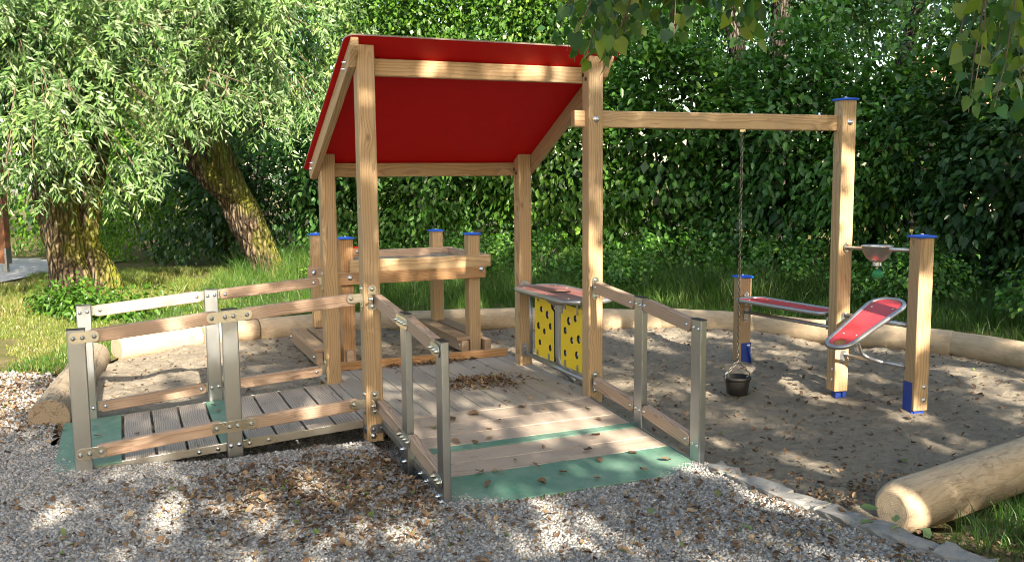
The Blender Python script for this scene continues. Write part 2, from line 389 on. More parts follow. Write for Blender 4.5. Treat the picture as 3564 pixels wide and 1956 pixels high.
def leaf_mat(name, stops, under=None, trans=0.3, rough=0.42, tcol=None, spec=0.45):
    """two-sided leaf: colour picked per leaf, some light let through"""
    t = NT(name); at = t.n('Attribute', attribute_name='rnd').outputs['Fac']
    col = t.ramp(at, stops).outputs['Color']; base = col
    if under is not None:
        col = t.mixc(t.n('NewGeometry').outputs['Backfacing'], col, under)
    p = t.pbsdf(col, rough, spec=spec)
    tr = t.n('BsdfTranslucent'); t.l(t.mixc(1.0, base, tcol or (1.5, 1.7, 0.7), 'MULTIPLY'), tr.inputs['Color'])
    mx = t.n('MixShader'); mx.inputs[0].default_value = trans; t.l(p.outputs[0], mx.inputs[1]); t.l(tr.outputs[0], mx.inputs[2])
    return t.done(mx.outputs[0])
M['leaf_shrub'] = leaf_mat('shrub_leaf', [(0, (0.034, 0.098, 0.016)), (0.6, (0.062, 0.172, 0.023)), (0.9, (0.10, 0.23, 0.030)), (1, (0.15, 0.27, 0.035))], trans=0.32)
M['leaf_shrub_b'] = leaf_mat('shrub_leaf_cool', [(0, (0.030, 0.090, 0.020)), (0.6, (0.052, 0.150, 0.030)), (0.9, (0.085, 0.20, 0.04)), (1, (0.12, 0.24, 0.05))], trans=0.3)
M['leaf_shrub_c'] = leaf_mat('shrub_leaf_warm', [(0, (0.035, 0.090, 0.012)), (0.6, (0.065, 0.155, 0.018)), (0.9, (0.11, 0.22, 0.022)), (1, (0.16, 0.26, 0.03))], trans=0.35)
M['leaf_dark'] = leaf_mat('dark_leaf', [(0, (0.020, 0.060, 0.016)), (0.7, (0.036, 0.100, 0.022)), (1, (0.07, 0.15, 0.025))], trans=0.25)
M['leaf_tree'] = leaf_mat('tree_leaf', [(0, (0.020, 0.066, 0.020)), (0.6, (0.038, 0.108, 0.028)), (1, (0.085, 0.17, 0.03))], trans=0.35)
M['leaf_bright'] = leaf_mat('bright_leaf', [(0, (0.06, 0.15, 0.016)), (0.6, (0.11, 0.23, 0.02)), (1, (0.18, 0.30, 0.03))], trans=0.4)
M['leaf_willow'] = leaf_mat('willow_leaf', [(0, (0.060, 0.122, 0.038)), (0.5, (0.108, 0.195, 0.060)), (0.85, (0.168, 0.275, 0.085)), (1, (0.25, 0.345, 0.115))], under=(0.225, 0.315, 0.17), trans=0.28, rough=0.5, spec=0.3)
M['leaf_linden'] = leaf_mat('linden_leaf', [(0, (0.018, 0.060, 0.026)), (0.4, (0.036, 0.095, 0.026)), (0.75, (0.085, 0.145, 0.026)), (1, (0.19, 0.23, 0.045))], under=(0.075, 0.105, 0.028), trans=0.42, tcol=(2.2, 2.3, 0.5), rough=0.4)
M['blossom'] = leaf_mat('white_blossom', [(0, (0.60, 0.62, 0.48)), (1, (0.75, 0.75, 0.62))], trans=0.2, tcol=(1, 1, 1))
M['grass'] = leaf_mat('grass_blade', [(0, (0.022, 0.062, 0.010)), (0.5, (0.048, 0.115, 0.016)), (0.85, (0.085, 0.165, 0.024)), (1, (0.22, 0.23, 0.08))], trans=0.35, tcol=(1.3, 1.4, 0.6))
M['lawn'] = leaf_mat('lawn_blade', [(0, (0.075, 0.125, 0.020)), (0.5, (0.13, 0.175, 0.030)), (0.8, (0.20, 0.20, 0.06)), (1, (0.30, 0.25, 0.12))], trans=0.3, tcol=(1.3, 1.4, 0.6))
M['litter'] = leaf_mat('dry_leaf', [(0, (0.065, 0.040, 0.026)), (0.3, (0.135, 0.082, 0.048)), (0.55, (0.21, 0.132, 0.076)), (0.82, (0.31, 0.21, 0.125)), (0.95, (0.34, 0.265, 0.16)), (0.97, (0.10, 0.14, 0.045)), (1, (0.15, 0.20, 0.06))], trans=0.12, rough=0.7, tcol=(1.2, 1, 0.8), spec=0.2)
M['fresh_leaf'] = leaf_mat('fallen_green_leaf', [(0, (0.12, 0.19, 0.07)), (1, (0.20, 0.27, 0.11))], under=(0.30, 0.36, 0.22), trans=0.15, rough=0.55, spec=0.3)

def ground_mat(name, stops, scales=(1.2, 9.0, 60.0), wts=(0.35, 0.35, 0.3), bumpk=0.5, bdist=0.02, rough=0.9):
    t = NT(name); co = t.pos()
    ns = [t.noise(co, s, 5, 0.6) for s in scales]
    f = None
    for n, w in zip(ns, wts):
        q = t.math('MULTIPLY', n.outputs['Fac'], w); f = q if f is None else t.math('ADD', f, q)
    f = t.math('ADD', t.math('MULTIPLY', t.math('SUBTRACT', f, 0.5), 2.2), 0.5, clamp=True)
    col = t.ramp(f, stops).outputs['Color']
    p = t.pbsdf(col, rough, spec=0.15, normal=t.bump(t.math('ADD', ns[2].outputs['Fac'], t.math('MULTIPLY', ns[1].outputs['Fac'], 1.5)), bumpk, bdist))
    return t.done(p.outputs[0])
M['soil'] = ground_mat('grass_soil', [(0, (0.05, 0.06, 0.018)), (0.45, (0.095, 0.095, 0.032)), (0.7, (0.17, 0.135, 0.07)), (1, (0.25, 0.185, 0.115))], (0.7, 5.0, 50.0))
M['sand'] = ground_mat('coarse_sand', [(0, (0.13, 0.108, 0.082)), (0.35, (0.235, 0.20, 0.156)), (0.65, (0.32, 0.277, 0.217)), (1, (0.47, 0.41, 0.325))], (1.6, 24.0, 190.0), (0.22, 0.36, 0.42), 1.0, 0.016)
def gravel_mat():
    t = NT('gravel'); co = t.pos()
    v = t.n('TexVoronoi'); v.inputs['Scale'].default_value = 75.0; t.l(co, v.inputs['Vector'])
    v2 = t.n('TexVoronoi'); v2.inputs['Scale'].default_value = 130.0; t.l(co, v2.inputs['Vector'])
    sx = t.n('SeparateColor'); t.l(v.outputs['Color'], sx.inputs[0])
    c = t.ramp(sx.outputs[0], [(0, (0.20, 0.192, 0.182)), (0.5, (0.33, 0.318, 0.30)), (0.85, (0.44, 0.425, 0.40)), (1, (0.58, 0.56, 0.53))]).outputs['Color']
    dark = t.math('SUBTRACT', 1.0, t.math('MULTIPLY', v.outputs['Distance'], 0.9), clamp=True)
    big = t.noise(co, 1.3, 3); c = t.mixc(1.0, c, t.ramp(big.outputs['Fac'], [(0.3, (0.72, 0.66, 0.6)), (0.7, (1.0, 1.0, 1.0))]).outputs['Color'], 'MULTIPLY')
    h = t.math('ADD', dark, t.math('MULTIPLY', v2.outputs['Distance'], -0.4))
    p = t.pbsdf(c, 0.8, spec=0.25, normal=t.bump(h, 0.9, 0.012)); return t.done(p.outputs[0])
M['gravel'] = gravel_mat()
M['pebble'] = leaf_mat('pebble_stone', [(0, (0.16, 0.158, 0.155)), (0.3, (0.255, 0.25, 0.244)), (0.6, (0.34, 0.333, 0.322)), (0.88, (0.43, 0.418, 0.40)), (0.94, (0.38, 0.30, 0.23)), (1, (0.56, 0.545, 0.52))], trans=0.0, rough=0.75, spec=0.3)
M['path'] = ground_mat('path_dust', [(0, (0.22, 0.22, 0.22)), (0.6, (0.36, 0.36, 0.36)), (1, (0.45, 0.44, 0.42))], (1.0, 8, 90))
M['kerb'] = ground_mat('kerb_stone', [(0, (0.15, 0.146, 0.138)), (0.5, (0.245, 0.237, 0.225)), (1, (0.36, 0.348, 0.325))], (3.0, 20, 140), bumpk=0.5, bdist=0.006)
M['wall'] = ground_mat('render_wall', [(0, (0.45, 0.30, 0.24)), (1, (0.58, 0.42, 0.34))], (0.5, 4, 40), bumpk=0.1)
M['tiles'] = ground_mat('roof_tiles', [(0, (0.40, 0.19, 0.13)), (1, (0.60, 0.34, 0.25))], (1.0, 8, 40), bumpk=0.3)
M['glass'] = paint_mat('window_pane', (0.03, 0.035, 0.04), 0.08)

def log_mat(name, c1, c2, grey=0.0, ring_end=True, crack=0.0):
    t = NT(name); co = t.obj()
    n1 = t.noise(t.mapping(co, (0.8, 5, 5)), 1.6, 5, 0.6, 1.6)
    n2 = t.noise(t.mapping(co, (2.5, 60, 60)), 1.0, 3, 0.6)
    v = t.n('TexVoronoi'); v.inputs['Scale'].default_value = 1.0; t.l(t.mapping(co, (1.3, 5, 5)), v.inputs['Vector'])
    sw = t.math('FRACT', t.math('MULTIPLY', t.math('ADD', n1.outputs['Fac'], t.math('MULTIPLY', v.outputs['Distance'], 0.25)), 7.0))
    col = t.mixc(t.math('MULTIPLY', t.math('ADD', t.math('MULTIPLY', t.math('POWER', sw, 3.0), 0.75), t.math('MULTIPLY', n2.outputs['Fac'], 0.6)), 0.85), c1, c2)
    kn = t.math('SUBTRACT', 1.0, t.math('MULTIPLY', v.outputs['Distance'], 7.0), clamp=True)
    col = t.mixc(t.math('MULTIPLY', kn, 0.6), col, tuple(q * 0.35 for q in c2))
    if grey > 0: col = t.mixc(t.math('MULTIPLY', n1.outputs['Fac'], grey), col, (0.44, 0.39, 0.33))
    # sawn end: rings
    sep = t.n('SeparateXYZ'); t.l(co, sep.inputs[0])
    oy = t.math('ADD', sep.outputs['Y'], 0.035); oz = t.math('ADD', sep.outputs['Z'], 0.03)
    rad = t.math('ADD', t.math('SQRT', t.math('ADD', t.math('MULTIPLY', oy, oy), t.math('MULTIPLY', oz, oz))), t.math('MULTIPLY', t.noise(co, 9.0, 3).outputs['Fac'], 0.05))
    rg = t.math('POWER', t.math('FRACT', t.math('MULTIPLY', rad, 105.0)), 2.5)
    ecol = t.mixc(t.math('MULTIPLY', rg, 0.65), tuple(q * 0.95 for q in c1), tuple(q * 0.62 for q in c2))
    nr = t.n('SeparateXYZ'); vt = t.n('VectorTransform', vector_type='NORMAL', convert_from='WORLD', convert_to='OBJECT')
    t.l(t.n('NewGeometry').outputs['Normal'], vt.inputs[0]); t.l(vt.outputs[0], nr.inputs[0])
    isend = t.math('GREATER_THAN', t.math('ABSOLUTE', nr.outputs['X']), 0.62)
    col = t.mixc(isend, col, ecol)
    dn = t.noise(co, 5.0, 5, 0.65); col = t.mixc(t.math('MULTIPLY', t.math('SUBTRACT', dn.outputs['Fac'], 0.5, clamp=True), 2.2, clamp=True), col, tuple(q * 0.55 for q in c2))
    h = t.math('ADD', n2.outputs['Fac'], t.math('MULTIPLY', sw, 0.5))
    if crack > 0:
        cn = t.noise(t.mapping(co, (1.1, 9, 9)), 1.4, 4, 0.6, 0.6)
        cm = t.math('SUBTRACT', 1.0, t.math('MULTIPLY', t.math('ABSOLUTE', t.math('SUBTRACT', cn.outputs['Fac'], 0.5)), 55.0), clamp=True)
        col = t.mixc(t.math('MULTIPLY', cm, crack), col, (0.06, 0.045, 0.03)); h = t.math('SUBTRACT', h, cm)
    p = t.pbsdf(col, 0.7, spec=0.25, normal=t.bump(h, 0.3, 0.005)); return t.done(p.outputs[0])
M['log'] = log_mat('peeled_log', (0.50, 0.395, 0.275), (0.35, 0.25, 0.155), crack=0.35)
M['log_pale'] = log_mat('peeled_log_pale', (0.47, 0.365, 0.24), (0.34, 0.245, 0.15), grey=0.25)
M['log_old'] = log_mat('cracked_log', (0.33, 0.26, 0.185), (0.20, 0.15, 0.10), grey=0.3, crack=0.85)
# ------------------------------------------------------------------ the play house
PS, PS2 = 0.1026, 0.0985
ROOF_S = 0.5204
def zroof(v): return 2.3097 - ROOF_S * (v + PS2 / 2)
house = thing('playhouse', DK @ Matrix.Translation((W_ / 2, D_ / 2, 0)), 'open wooden play house with slanted red roof on four square posts and a plank deck', 'play house')
def hut_post(u, v, zb, zt_slanted):
    """upright whose local x is up, top cut to the slope of the roof"""
    hx, hy = PS / 2, PS2 / 2; c = 0.006
    prof = [(-hx + c, -hy), (hx - c, -hy), (hx, -hy + c), (hx, hy - c), (hx - c, hy), (-hx + c, hy), (-hx, hy - c), (-hx, -hy + c)]
    mb = MB(); zc = 1.0
    lo = mb.ring([(zb - zc, -p[0], p[1]) for p in prof]); hi = mb.ring([(zroof(v + p[1]) - 0.004 - zc, -p[0], p[1]) for p in prof])
    n = len(prof)
    for k in range(n): mb.f.append((lo + k, lo + (k + 1) % n, hi + (k + 1) % n, hi + k)); mb.sm.append(False); mb.mi.append(0)
    mb.f.append(tuple(lo + k for k in range(n))[::-1]); mb.f.append(tuple(hi + k for k in range(n))); mb.sm += [False] * 2; mb.mi += [0] * 2
    Mx = Matrix(((0, -1, 0, u), (0, 0, 1, v), (1, 0, 0, zc), (0, 0, 0, 1)))
    # local x -> up, local y -> -u, local z -> v
    return mb.build('post', M['wood'], house, DK @ Mx)
for (u, v, zb) in ((0, 0, -0.004), (W_, 0, -0.04), (0, D_, -0.04), (W_, D_, -0.04)): hut_post(u, v, zb, True)
# rafters: planks on edge outside the posts, following the roof
for u in (-PS / 2 - 0.0235, W_ + PS / 2 + 0.0235):
    v0, v1 = -0.105, 1.235
    def zt(v): return zroof(v) - 0.002
    poly = [(v0, zt(v0)), (v0, zt(v0) - 0.045), (v0 + 0.012, zt(v0) - 0.066), (v0 + 0.06, zt(v0) - 0.118), (v0 + 0.085, zt(v0 + .085) - 0.112),
            (v1 - 0.060, zt(v1 - 0.060) - 0.112), (v1 - 0.040, zt(v1 - 0.04) - 0.110), (v1 - 0.012, zt(v1) - 0.070), (v1, zt(v1) - 0.045), (v1, zt(v1))]
    a = math.atan(-ROOF_S); mid = ((v0 + v1) / 2, zt((v0 + v1) / 2) - 0.055)
    loc = []
    for v, z in poly:
        dv, dz = v - mid[0], z - mid[1]; loc.append((dv * math.cos(a) + dz * math.sin(a), -dv * math.sin(a) + dz * math.cos(a)))
    mb = MB(); mb.plate([loc[::-1]], 0.045, Matrix(((1, 0, 0, 0), (0, 0, 1, -0.0225), (0, 1, 0, 0), (0, 0, 0, 1))), ch=0.003)
    # local x along the slope, local y across (deck -u), local z up the slope's normal
    Mx = Matrix(((0, -1, 0, u), (math.cos(a), 0, -math.sin(a), mid[0]), (math.sin(a), 0, math.cos(a), mid[1]), (0, 0, 0, 1)))
    raf = mb.build('rafter', M['wood'], house, DK @ Mx)
    mb = MB(); out = -1 if u < 0 else 1
    for (v, dz) in ((0.045, 0.045), (0.075, 0.065), (1.105, 0.045), (1.135, 0.068)):
        mb = MB(); bolt_geo(mb, (u + out * 0.0225, v, zt(v) - dz), (out, 0, 0), 0.010, 'acorn'); mb.build('bolt', M['bolt'], raf, DK)
timber('purlin', house, (-0.05, PS2 / 2 + 0.0225, 2.195), (W_ + 0.05, PS2 / 2 + 0.0225, 2.195), 0.044, 0.100, M['wood'])
timber('purlin', house, (-0.05, D_ + PS2 / 2 + 0.0225, 1.612), (W_ + 0.05, D_ + PS2 / 2 + 0.0225, 1.612), 0.044, 0.098, M['wood'])
# roof sheet
v0, v1 = -0.117, 1.292; L = (v1 - v0) * math.hypot(1, ROOF_S); u0, u1 = -0.130, 1.640
a = math.atan(-ROOF_S)
mb = MB(); mb.plate([rrect(u1 - u0, L, 0.055, 6)], 0.011, ch=0.0, mi=0, mi_side=1)
Mx = Matrix(((1, 0, 0, (u0 + u1) / 2), (0, math.cos(a), -math.sin(a), (v0 + v1) / 2), (0, math.sin(a), math.cos(a), zroof((v0 + v1) / 2)), (0, 0, 0, 1)))
mb.build('roof_panel', [M['red'], M['red_edge']], house, DK @ Mx)
# dark plugs over the sunk bolts that hold the purlins
for u, v in ((W_ - PS / 2, 0), (W_ - PS / 2, D_)):
    for (dv, dz) in ((0.034, 0.09), (-0.004, 0.118)):
        mb = MB(); mb.lathe([(0.013, -0.002), (0.013, 0.003), (0.008, 0.005)], 16, Matrix.Translation((u, v + dv, zroof(v) - dz)) @ Matrix.Rotation(R_(-90), 4, 'Y')); mb.build('plug', M['plug'], house, DK)
mb = MB(); mb.lathe([(0.015, -0.002), (0.015, 0.0015)], 16, Matrix.Translation((-PS / 2, -0.005, 1.385)) @ Matrix.Rotation(R_(-90), 4, 'Y'))
mb.build('plug', M['zinc'], house, DK)
# deck of planks running to the back
edges = [-0.045, 0.02, 0.19, 0.36, 0.53, 0.70, 0.865, 1.035, 1.205, 1.375, 1.530]
VA, VB = -0.018, 1.508
mb = MB(); rv = []
for a_, b_ in zip(edges, edges[1:]):
    n0 = len(mb.v); mb.bbox((0, -(a_ + b_) / 2, random.uniform(-0.0012, 0.0012)), (VB - VA, b_ - a_ - 0.006, 0.032), 0.004)
    rv += [random.random()] * (len(mb.v) - n0)
Mx = DK @ Matrix(((0, -1, 0, 0), (1, 0, 0, (VA + VB) / 2), (0, 0, 1, HD - 0.016), (0, 0, 0, 1)))
deck = mb.build('deck', M['wood_deck'], house, Mx)
deck.data.attributes.new('rnd', 'FLOAT', 'POINT').data.foreach_set('value', rv)
for p0, p1 in (((-0.03, 0.055, 0.048), (1.5, 0.055, 0.048)), ((-0.03, 0.70, 0.048), (1.5, 0.70, 0.048)), ((-0.03, 1.45, 0.048), (1.5, 1.45, 0.048))):
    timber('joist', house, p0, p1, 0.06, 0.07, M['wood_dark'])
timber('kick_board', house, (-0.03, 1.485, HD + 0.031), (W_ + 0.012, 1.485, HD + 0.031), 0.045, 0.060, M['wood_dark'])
# metal fittings on the front left post
mb = MB()
def vplate(mb, c, w, h, nrm, t=0.004, r=None):
    """upright plate with rounded ends, centre c, facing nrm (deck axes)"""
    n = Vector(nrm); x = Vector((0, 0, 1)).cross(n); q = Matrix(((x.x, 0, n.x, c[0]), (x.y, 0, n.y, c[1]), (x.z, 1, n.z, c[2]), (0, 0, 0, 1)))
    mb.plate([rrect(w, h, r if r else min(w, h) * 0.495, 8)], t, q, ch=0.0006)
FV = -PS2 / 2
def post_fitting(u, v, z, nrm, parent, lug):
    """rail shoe: upright plate with two bolts and a lug standing out towards the rail"""
    n = Vector(nrm); b = MB(); side = Vector((0, 0, 1)).cross(n)
    vplate(b, (u, v, z), 0.052, 0.150, nrm)
    for dz in (-0.052, 0.052): bolt_geo(b, Vector((u, v, z + dz)) + n * 0.004, nrm, 0.011)
    c = Vector((u, v, z)) + n * 0.045 + side * lug
    x = n; q = Matrix(((x.x, 0, side.x, c.x), (x.y, 0, side.y, c.y), (0, 1, 0, c.z), (0, 0, 0, 1)))
    b.plate([rrect(0.10, 0.052, 0.0255, 8)], 0.004, q, ch=0.0005)
    s = 1 if lug > 0 else -1
    bolt_geo(b, c + n * 0.025 + side * (0.004 if s > 0 else 0.0), side * s, 0.009, 'acorn')
    return b.build('bracket', M['zinc'], parent, DK)
post_fitting(0.0, FV, 0.858, (0, -1, 0), house, -0.0245); post_fitting(0.0, FV, 0.230, (0, -1, 0), house, -0.0245)
post_fitting(-PS / 2, -0.006, 0.858, (-1, 0, 0), house, 0.0245); post_fitting(-PS / 2, -0.006, 0.228, (-1, 0, 0), house, 0.0245)
post_fitting(W_ - 0.006, FV, 0.830, (0, -1, 0), house, 0.0275); post_fitting(W_ - 0.006, FV, 0.208, (0, -1, 0), house, 0.0275)
post_fitting(-PS / 2, D_ - 0.006, 0.840, (-1, 0, 0), house, -0.0245); post_fitting(-PS / 2, D_ - 0.006, 0.212, (-1, 0, 0), house, -0.0245)
b = MB(); vplate(b, (0.028, FV, 0.072), 0.122, 0.054, (0, -1, 0), 0.005, 0.024); bolt_geo(b, (-0.012, FV - 0.005, 0.072), (0, -1, 0), 0.010); bolt_geo(b, (0.036, FV - 0.005, 0.076), (0, -1, 0), 0.010)
vplate(b, (-PS / 2, -0.012, 0.070), 0.075, 0.054, (-1, 0, 0), 0.005, 0.024); bolt_geo(b, (-PS / 2 - 0.005, -0.012, 0.07), (-1, 0, 0), 0.010)
b.build('bracket', M['dark_plate'], house, DK)
b = MB(); bolt_geo(b, (-0.012, FV, 0.030), (0, -1, 0), 0.014); b.build('bolt', M['bolt'], house, DK)
b = MB(); bolt_geo(b, (W_ - 0.001, FV, 1.912), (0, -1, 0), 0.017); b.build('bolt', M['bolt'], house, DK)

# ------------------------------------------------------------------ access ramps
def tube_post(root, u, v, zb, zt, su, sv):
    h = zt - zb; mb = MB()
    vert = [(0, 0)]
    bm_M = Matrix(((0, 0, 1, 0), (0, 1, 0, 0), (-1, 0, 0, 0), (0, 0, 0, 1)))
    lp = rrect(su, sv, 0.006, 3)
    n = len(lp); lo = mb.ring([(-h / 2, -p[0], p[1]) for p in lp]); hi = mb.ring([(h / 2, -p[0], p[1]) for p in lp])
    for k in range(n): mb.f.append((lo + k, lo + (k + 1) % n, hi + (k + 1) % n, hi + k)); mb.sm.append(False); mb.mi.append(0)
    mb.f.append(tuple(lo + k for k in range(n))[::-1]); mb.f.append(tuple(hi + k for k in range(n))); mb.sm += [False] * 2; mb.mi += [0] * 2
    Mx = Matrix(((0, -1, 0, u), (0, 0, 1, v), (1, 0, 0, (zb + zt) / 2), (0, 0, 0, 1)))
    o = mb.build('post', M['steel'], root, DK @ Mx)
    c = MB(); c.bbox((0, 0, 0.003), (su + 0.001, sv + 0.001, 0.007), 0.002)
    c.build('cap', M['black'], o, DK @ Matrix.Translation((u, v, zt)))
    return o
def strap(root, p0, p1, h, nrm, nuts, kind='acorn', t=0.004, name='bracket'):
    """flat strap with rounded ends from p0 to p1 on a face pointing along nrm, nuts at fractions"""
    p0, p1, n = Vector(p0), Vector(p1), Vector(nrm); x = (p1 - p0).normalized(); y = n.cross(x); c = (p0 + p1) / 2; L = (p1 - p0).length
    q = Matrix(((x.x, y.x, n.x, c.x), (x.y, y.y, n.y, c.y), (x.z, y.z, n.z, c.z), (0, 0, 0, 1)))
    b = MB(); b.plate([rrect(L, h, h * 0.48, 8)], t, q, ch=0.0006)
    for f in nuts: bolt_geo(b, p0 + (p1 - p0) * f + n * t, nrm, 0.0095, kind)
    return b.build(name, M['zinc'], root, DK)
def bolts(root, pts, nrm, r=0.0095, kind='dome'):
    for p in pts:
        b = MB(); bolt_geo(b, (0, 0, 0), nrm, r, kind); b.build('bolt', M['bolt'], root, DK @ Matrix.Translation(p))
def slope_boards(root, name, mat, spans, lo, hi, along, zf, t=0.030, gap=0.006, ch=0.004):
    """boards lying across a ramp: spans along the slope axis, lo..hi across; along is 'u' or 'v'; one object in deck axes"""
    mb = MB(); rv = []
    for a_, b_ in spans:
        za, zb = zf(a_), zf(b_); c = (a_ + b_) / 2; sl = math.atan2(zb - za, b_ - a_)
        n0 = len(mb.v)
        # local x = along the board
        if along == 'v': F = Matrix.Translation((0, c, (za + zb) / 2)) @ Matrix.Rotation(sl, 4, 'X'); off = ((lo + hi) / 2, 0, -t / 2); size = (hi - lo, b_ - a_ - gap, t); mb.bbox(off, size, ch, F)
        else:
            # rotate so that the board's length runs along the object's local x
            F = Matrix.Translation((0, -c, (za + zb) / 2)) @ Matrix.Rotation(-sl, 4, 'X'); off = ((lo + hi) / 2, 0, -t / 2); size = (hi - lo, b_ - a_ - gap, t); mb.bbox(off, size, ch, F)
        rv += [random.random()] * (len(mb.v) - n0)
    Mx = DK if along == 'v' else DK @ Matrix(((0, -1, 0, 0), (1, 0, 0, 0), (0, 0, 1, 0), (0, 0, 0, 1)))
    o = mb.build(name, mat, root, Mx)
    o.data.attributes.new('rnd', 'FLOAT', 'POINT').data.foreach_set('value', rv)
    return o
# front ramp
zf = lambda v: HD + 0.077 * (v + 0.02)
PU, P1V, P2V, TW, TN = 0.0243, -1.2343, -0.6465, 0.088, 0.0405
fr = thing('access_ramp', DK @ Matrix.Translation((W_ / 2, -0.7, 0)), 'wide front access ramp with green foot mat running down towards the viewer', 'ramp', 'access ramps of the play house')
slope_boards(fr, 'ramp_boards', M['wood_ramp'], [(-0.062, -0.020), (-0.233, -0.062), (-0.405, -0.233), (-0.576, -0.405), (-0.822, -0.654), (-0.985, -0.822)], 0.050, 1.437, 'v', zf)
slope_boards(fr, 'grip_strip', M['green_mat'], [(-0.652, -0.578)], 0.050, 1.437, 'v', lambda v: zf(v) + 0.002, gap=0.0)
zm = lambda v: zf(v) + 0.002 if v > -1.0 else 0.0435 + (v + 0.99) * 0.078
slope_boards(fr, 'grip_mat', M['green_mat'], [(-1.345, -0.988)], 0.050, 1.437, 'v', lambda v: zf(v) + 0.001, t=0.012, gap=0.0, ch=0.003)
for u in (0.042, 1.445):
    timber('side_frame', fr, (u, -1.35, zf(-1.35) - 0.018), (u, -0.05, zf(-0.05) - 0.018), 0.010, 0.042, M['steel_frame'], ch=0.001)
for u in (PU, W_ - PU):
    tube_post(fr, u, P1V, -0.05, 0.791, TN, TW); tube_post(fr, u, P2V, -0.05, 0.842, TN, TW)
    for z0, z1, z2, z3 in ((0.846, 0.800, 0.806, 0.752), (0.219, 0.174, 0.178, 0.120)):
        rail('handrail', fr, (u, -0.072 if u < 1 else -0.092, z0), (u, P2V + TW / 2 + 0.008, z1), 0.073, 0.045, M['wood_rail'], 0.027)
        rail('handrail', fr, (u, P2V - TW / 2 - 0.008, z2), (u, P1V + TW / 2 + 0.006, z3), 0.073, 0.045, M['wood_rail'], 0.027)
        o = -1 if u < 1 else 1
        uo = u + o * 0.0228
        strap(fr, (uo, P2V - 0.112, z2 - 0.005), (uo, P2V + 0.102, z1 + 0.005), 0.062, (o, 0, 0), (0.12, 0.37, 0.6, 0.87))
        strap(fr, (uo, P1V - 0.030, z3 - 0.008), (uo, P1V + 0.102, z3 + 0.003), 0.062, (o, 0, 0), (0.17, 0.45, 0.82))
        ui = u - o * 0.0203
        bolts(fr, [(ui, P2V - 0.022, (z1 + z2) / 2 - 0.004), (ui, P2V + 0.022, (z1 + z2) / 2), (ui, P1V - 0.022, z3 - 0.006), (ui, P1V + 0.022, z3 - 0.002)], (-o, 0, 0))
        ui = u - o * 0.0225
        bolts(fr, [(ui, P2V - 0.075, z2 - 0.002), (ui, P2V + 0.085, z1 + 0.004), (ui, P1V + 0.085, z3 + 0.006), (ui, -0.118, z0 - 0.002)], (-o, 0, 0))
bolts(fr, [(PU - 0.0203, P1V + 0.028, 0.035), (PU - 0.0203, P1V - 0.02, 0.022), (PU - 0.0203, P2V + 0.03, 0.105), (PU - 0.0203, P2V - 0.0, 0.045)], (-1, 0, 0), 0.010, 'acorn')
bolts(fr, [(0.0365, -0.83, 0.030), (0.0365, -0.93, 0.020)], (-1, 0, 0), 0.010, 'acorn')
# left ramp
zl = lambda u: HD + 0.0545 * (u + 0.045)
lr = thing('access_ramp', DK @ Matrix.Translation((-0.85, D_ / 2, 0)), 'left access ramp of weathered boards running down to the gravel on the left', 'ramp', 'access ramps of the play house')
LV, L1U, L2U = 0.0054, -1.5765, -0.8019
slope_boards(lr, 'ramp_boards', M['wood_ramp_grey'], [(-0.217, -0.047), (-0.390, -0.217), (-0.562, -0.390), (-0.735, -0.562), (-1.050, -0.878), (-1.214, -1.050), (-1.384, -1.214)], 0.034, 1.087, 'u', zl, gap=0.014)
slope_boards(lr, 'grip_strip', M['green_mat'], [(-0.872, -0.742)], 0.034, 1.087, 'u', lambda u: zl(u) + 0.002, gap=0.0)
slope_boards(lr, 'grip_mat', M['green_mat'], [(-1.73, -1.392)], 0.020, 1.10, 'u', lambda u: HD + 0.066 * (u + 0.045) + 0.016, t=0.012, gap=0.0, ch=0.003)
for v in (0.026, D_ - 0.026):
    timber('side_frame', lr, (-1.54, v, zl(-1.54) - 0.024), (-0.052, v, zl(-0.052) - 0.024), 0.010, 0.044, M['steel_frame'], ch=0.001)
for v, dz in ((LV, 0.0), (D_ - LV, -0.012)):
    tube_post(lr, L1U, v, -0.05, 0.778 + dz, TW, TN); tube_post(lr, L2U, v, -0.05, 0.834 + dz, TW, TN)
    o = -1 if v < 0.5 else 1
    for z0, z1, z2, z3 in ((0.850, 0.801, 0.797, 0.739), (0.219, 0.178, 0.174, 0.114)):
        z0, z1, z2, z3 = z0 + dz, z1 + dz, z2 + dz, z3 + dz
        rail('handrail', lr, (-0.078, v, z0), (L2U + TW / 2 + 0.012, v, z1), 0.070, 0.045, M['wood_rail'], 0.030)
        rail('handrail', lr, (L2U - TW / 2 - 0.012, v, z2), (L1U + TW / 2 + 0.012, v, z3), 0.070, 0.045, M['wood_rail'], 0.030)
        vo = v + o * 0.0228
        strap(lr, (L2U - 0.122, vo, z2 - 0.004), (L2U + 0.122, vo, z1 + 0.004), 0.062, (0, o, 0), (0.11, 0.40, 0.58, 0.88))
        strap(lr, (L1U - 0.036, vo, z3 - 0.004), (L1U + 0.112, vo, z3 + 0.004), 0.062, (0, o, 0), (0.15, 0.45, 0.83))
        vi = v - o * 0.0203
        bolts(lr, [(L2U - 0.022, vi, z2 - 0.0), (L2U + 0.022, vi, z1), (L1U - 0.022, vi, z3 - 0.004), (L1U + 0.022, vi, z3)], (0, -o, 0))
        vi = v - o * 0.0225
        bolts(lr, [(L2U - 0.09, vi, z2 - 0.002), (L2U + 0.09, vi, z1 + 0.002), (L1U + 0.095, vi, z3 + 0.006), (-0.118, vi, z0 - 0.003)], (0, -o, 0))
bolts(lr, [(L2U - 0.022, LV - 0.0203, 0.062), (L2U + 0.022, LV - 0.0203, 0.066), (L2U - 0.09, 0.0205, zl(-0.9) - 0.024), (L2U - 0.19, 0.0205, zl(-1.0) - 0.026), (L1U + 0.03, LV - 0.0203, 0.012)], (0, -1, 0), 0.010)
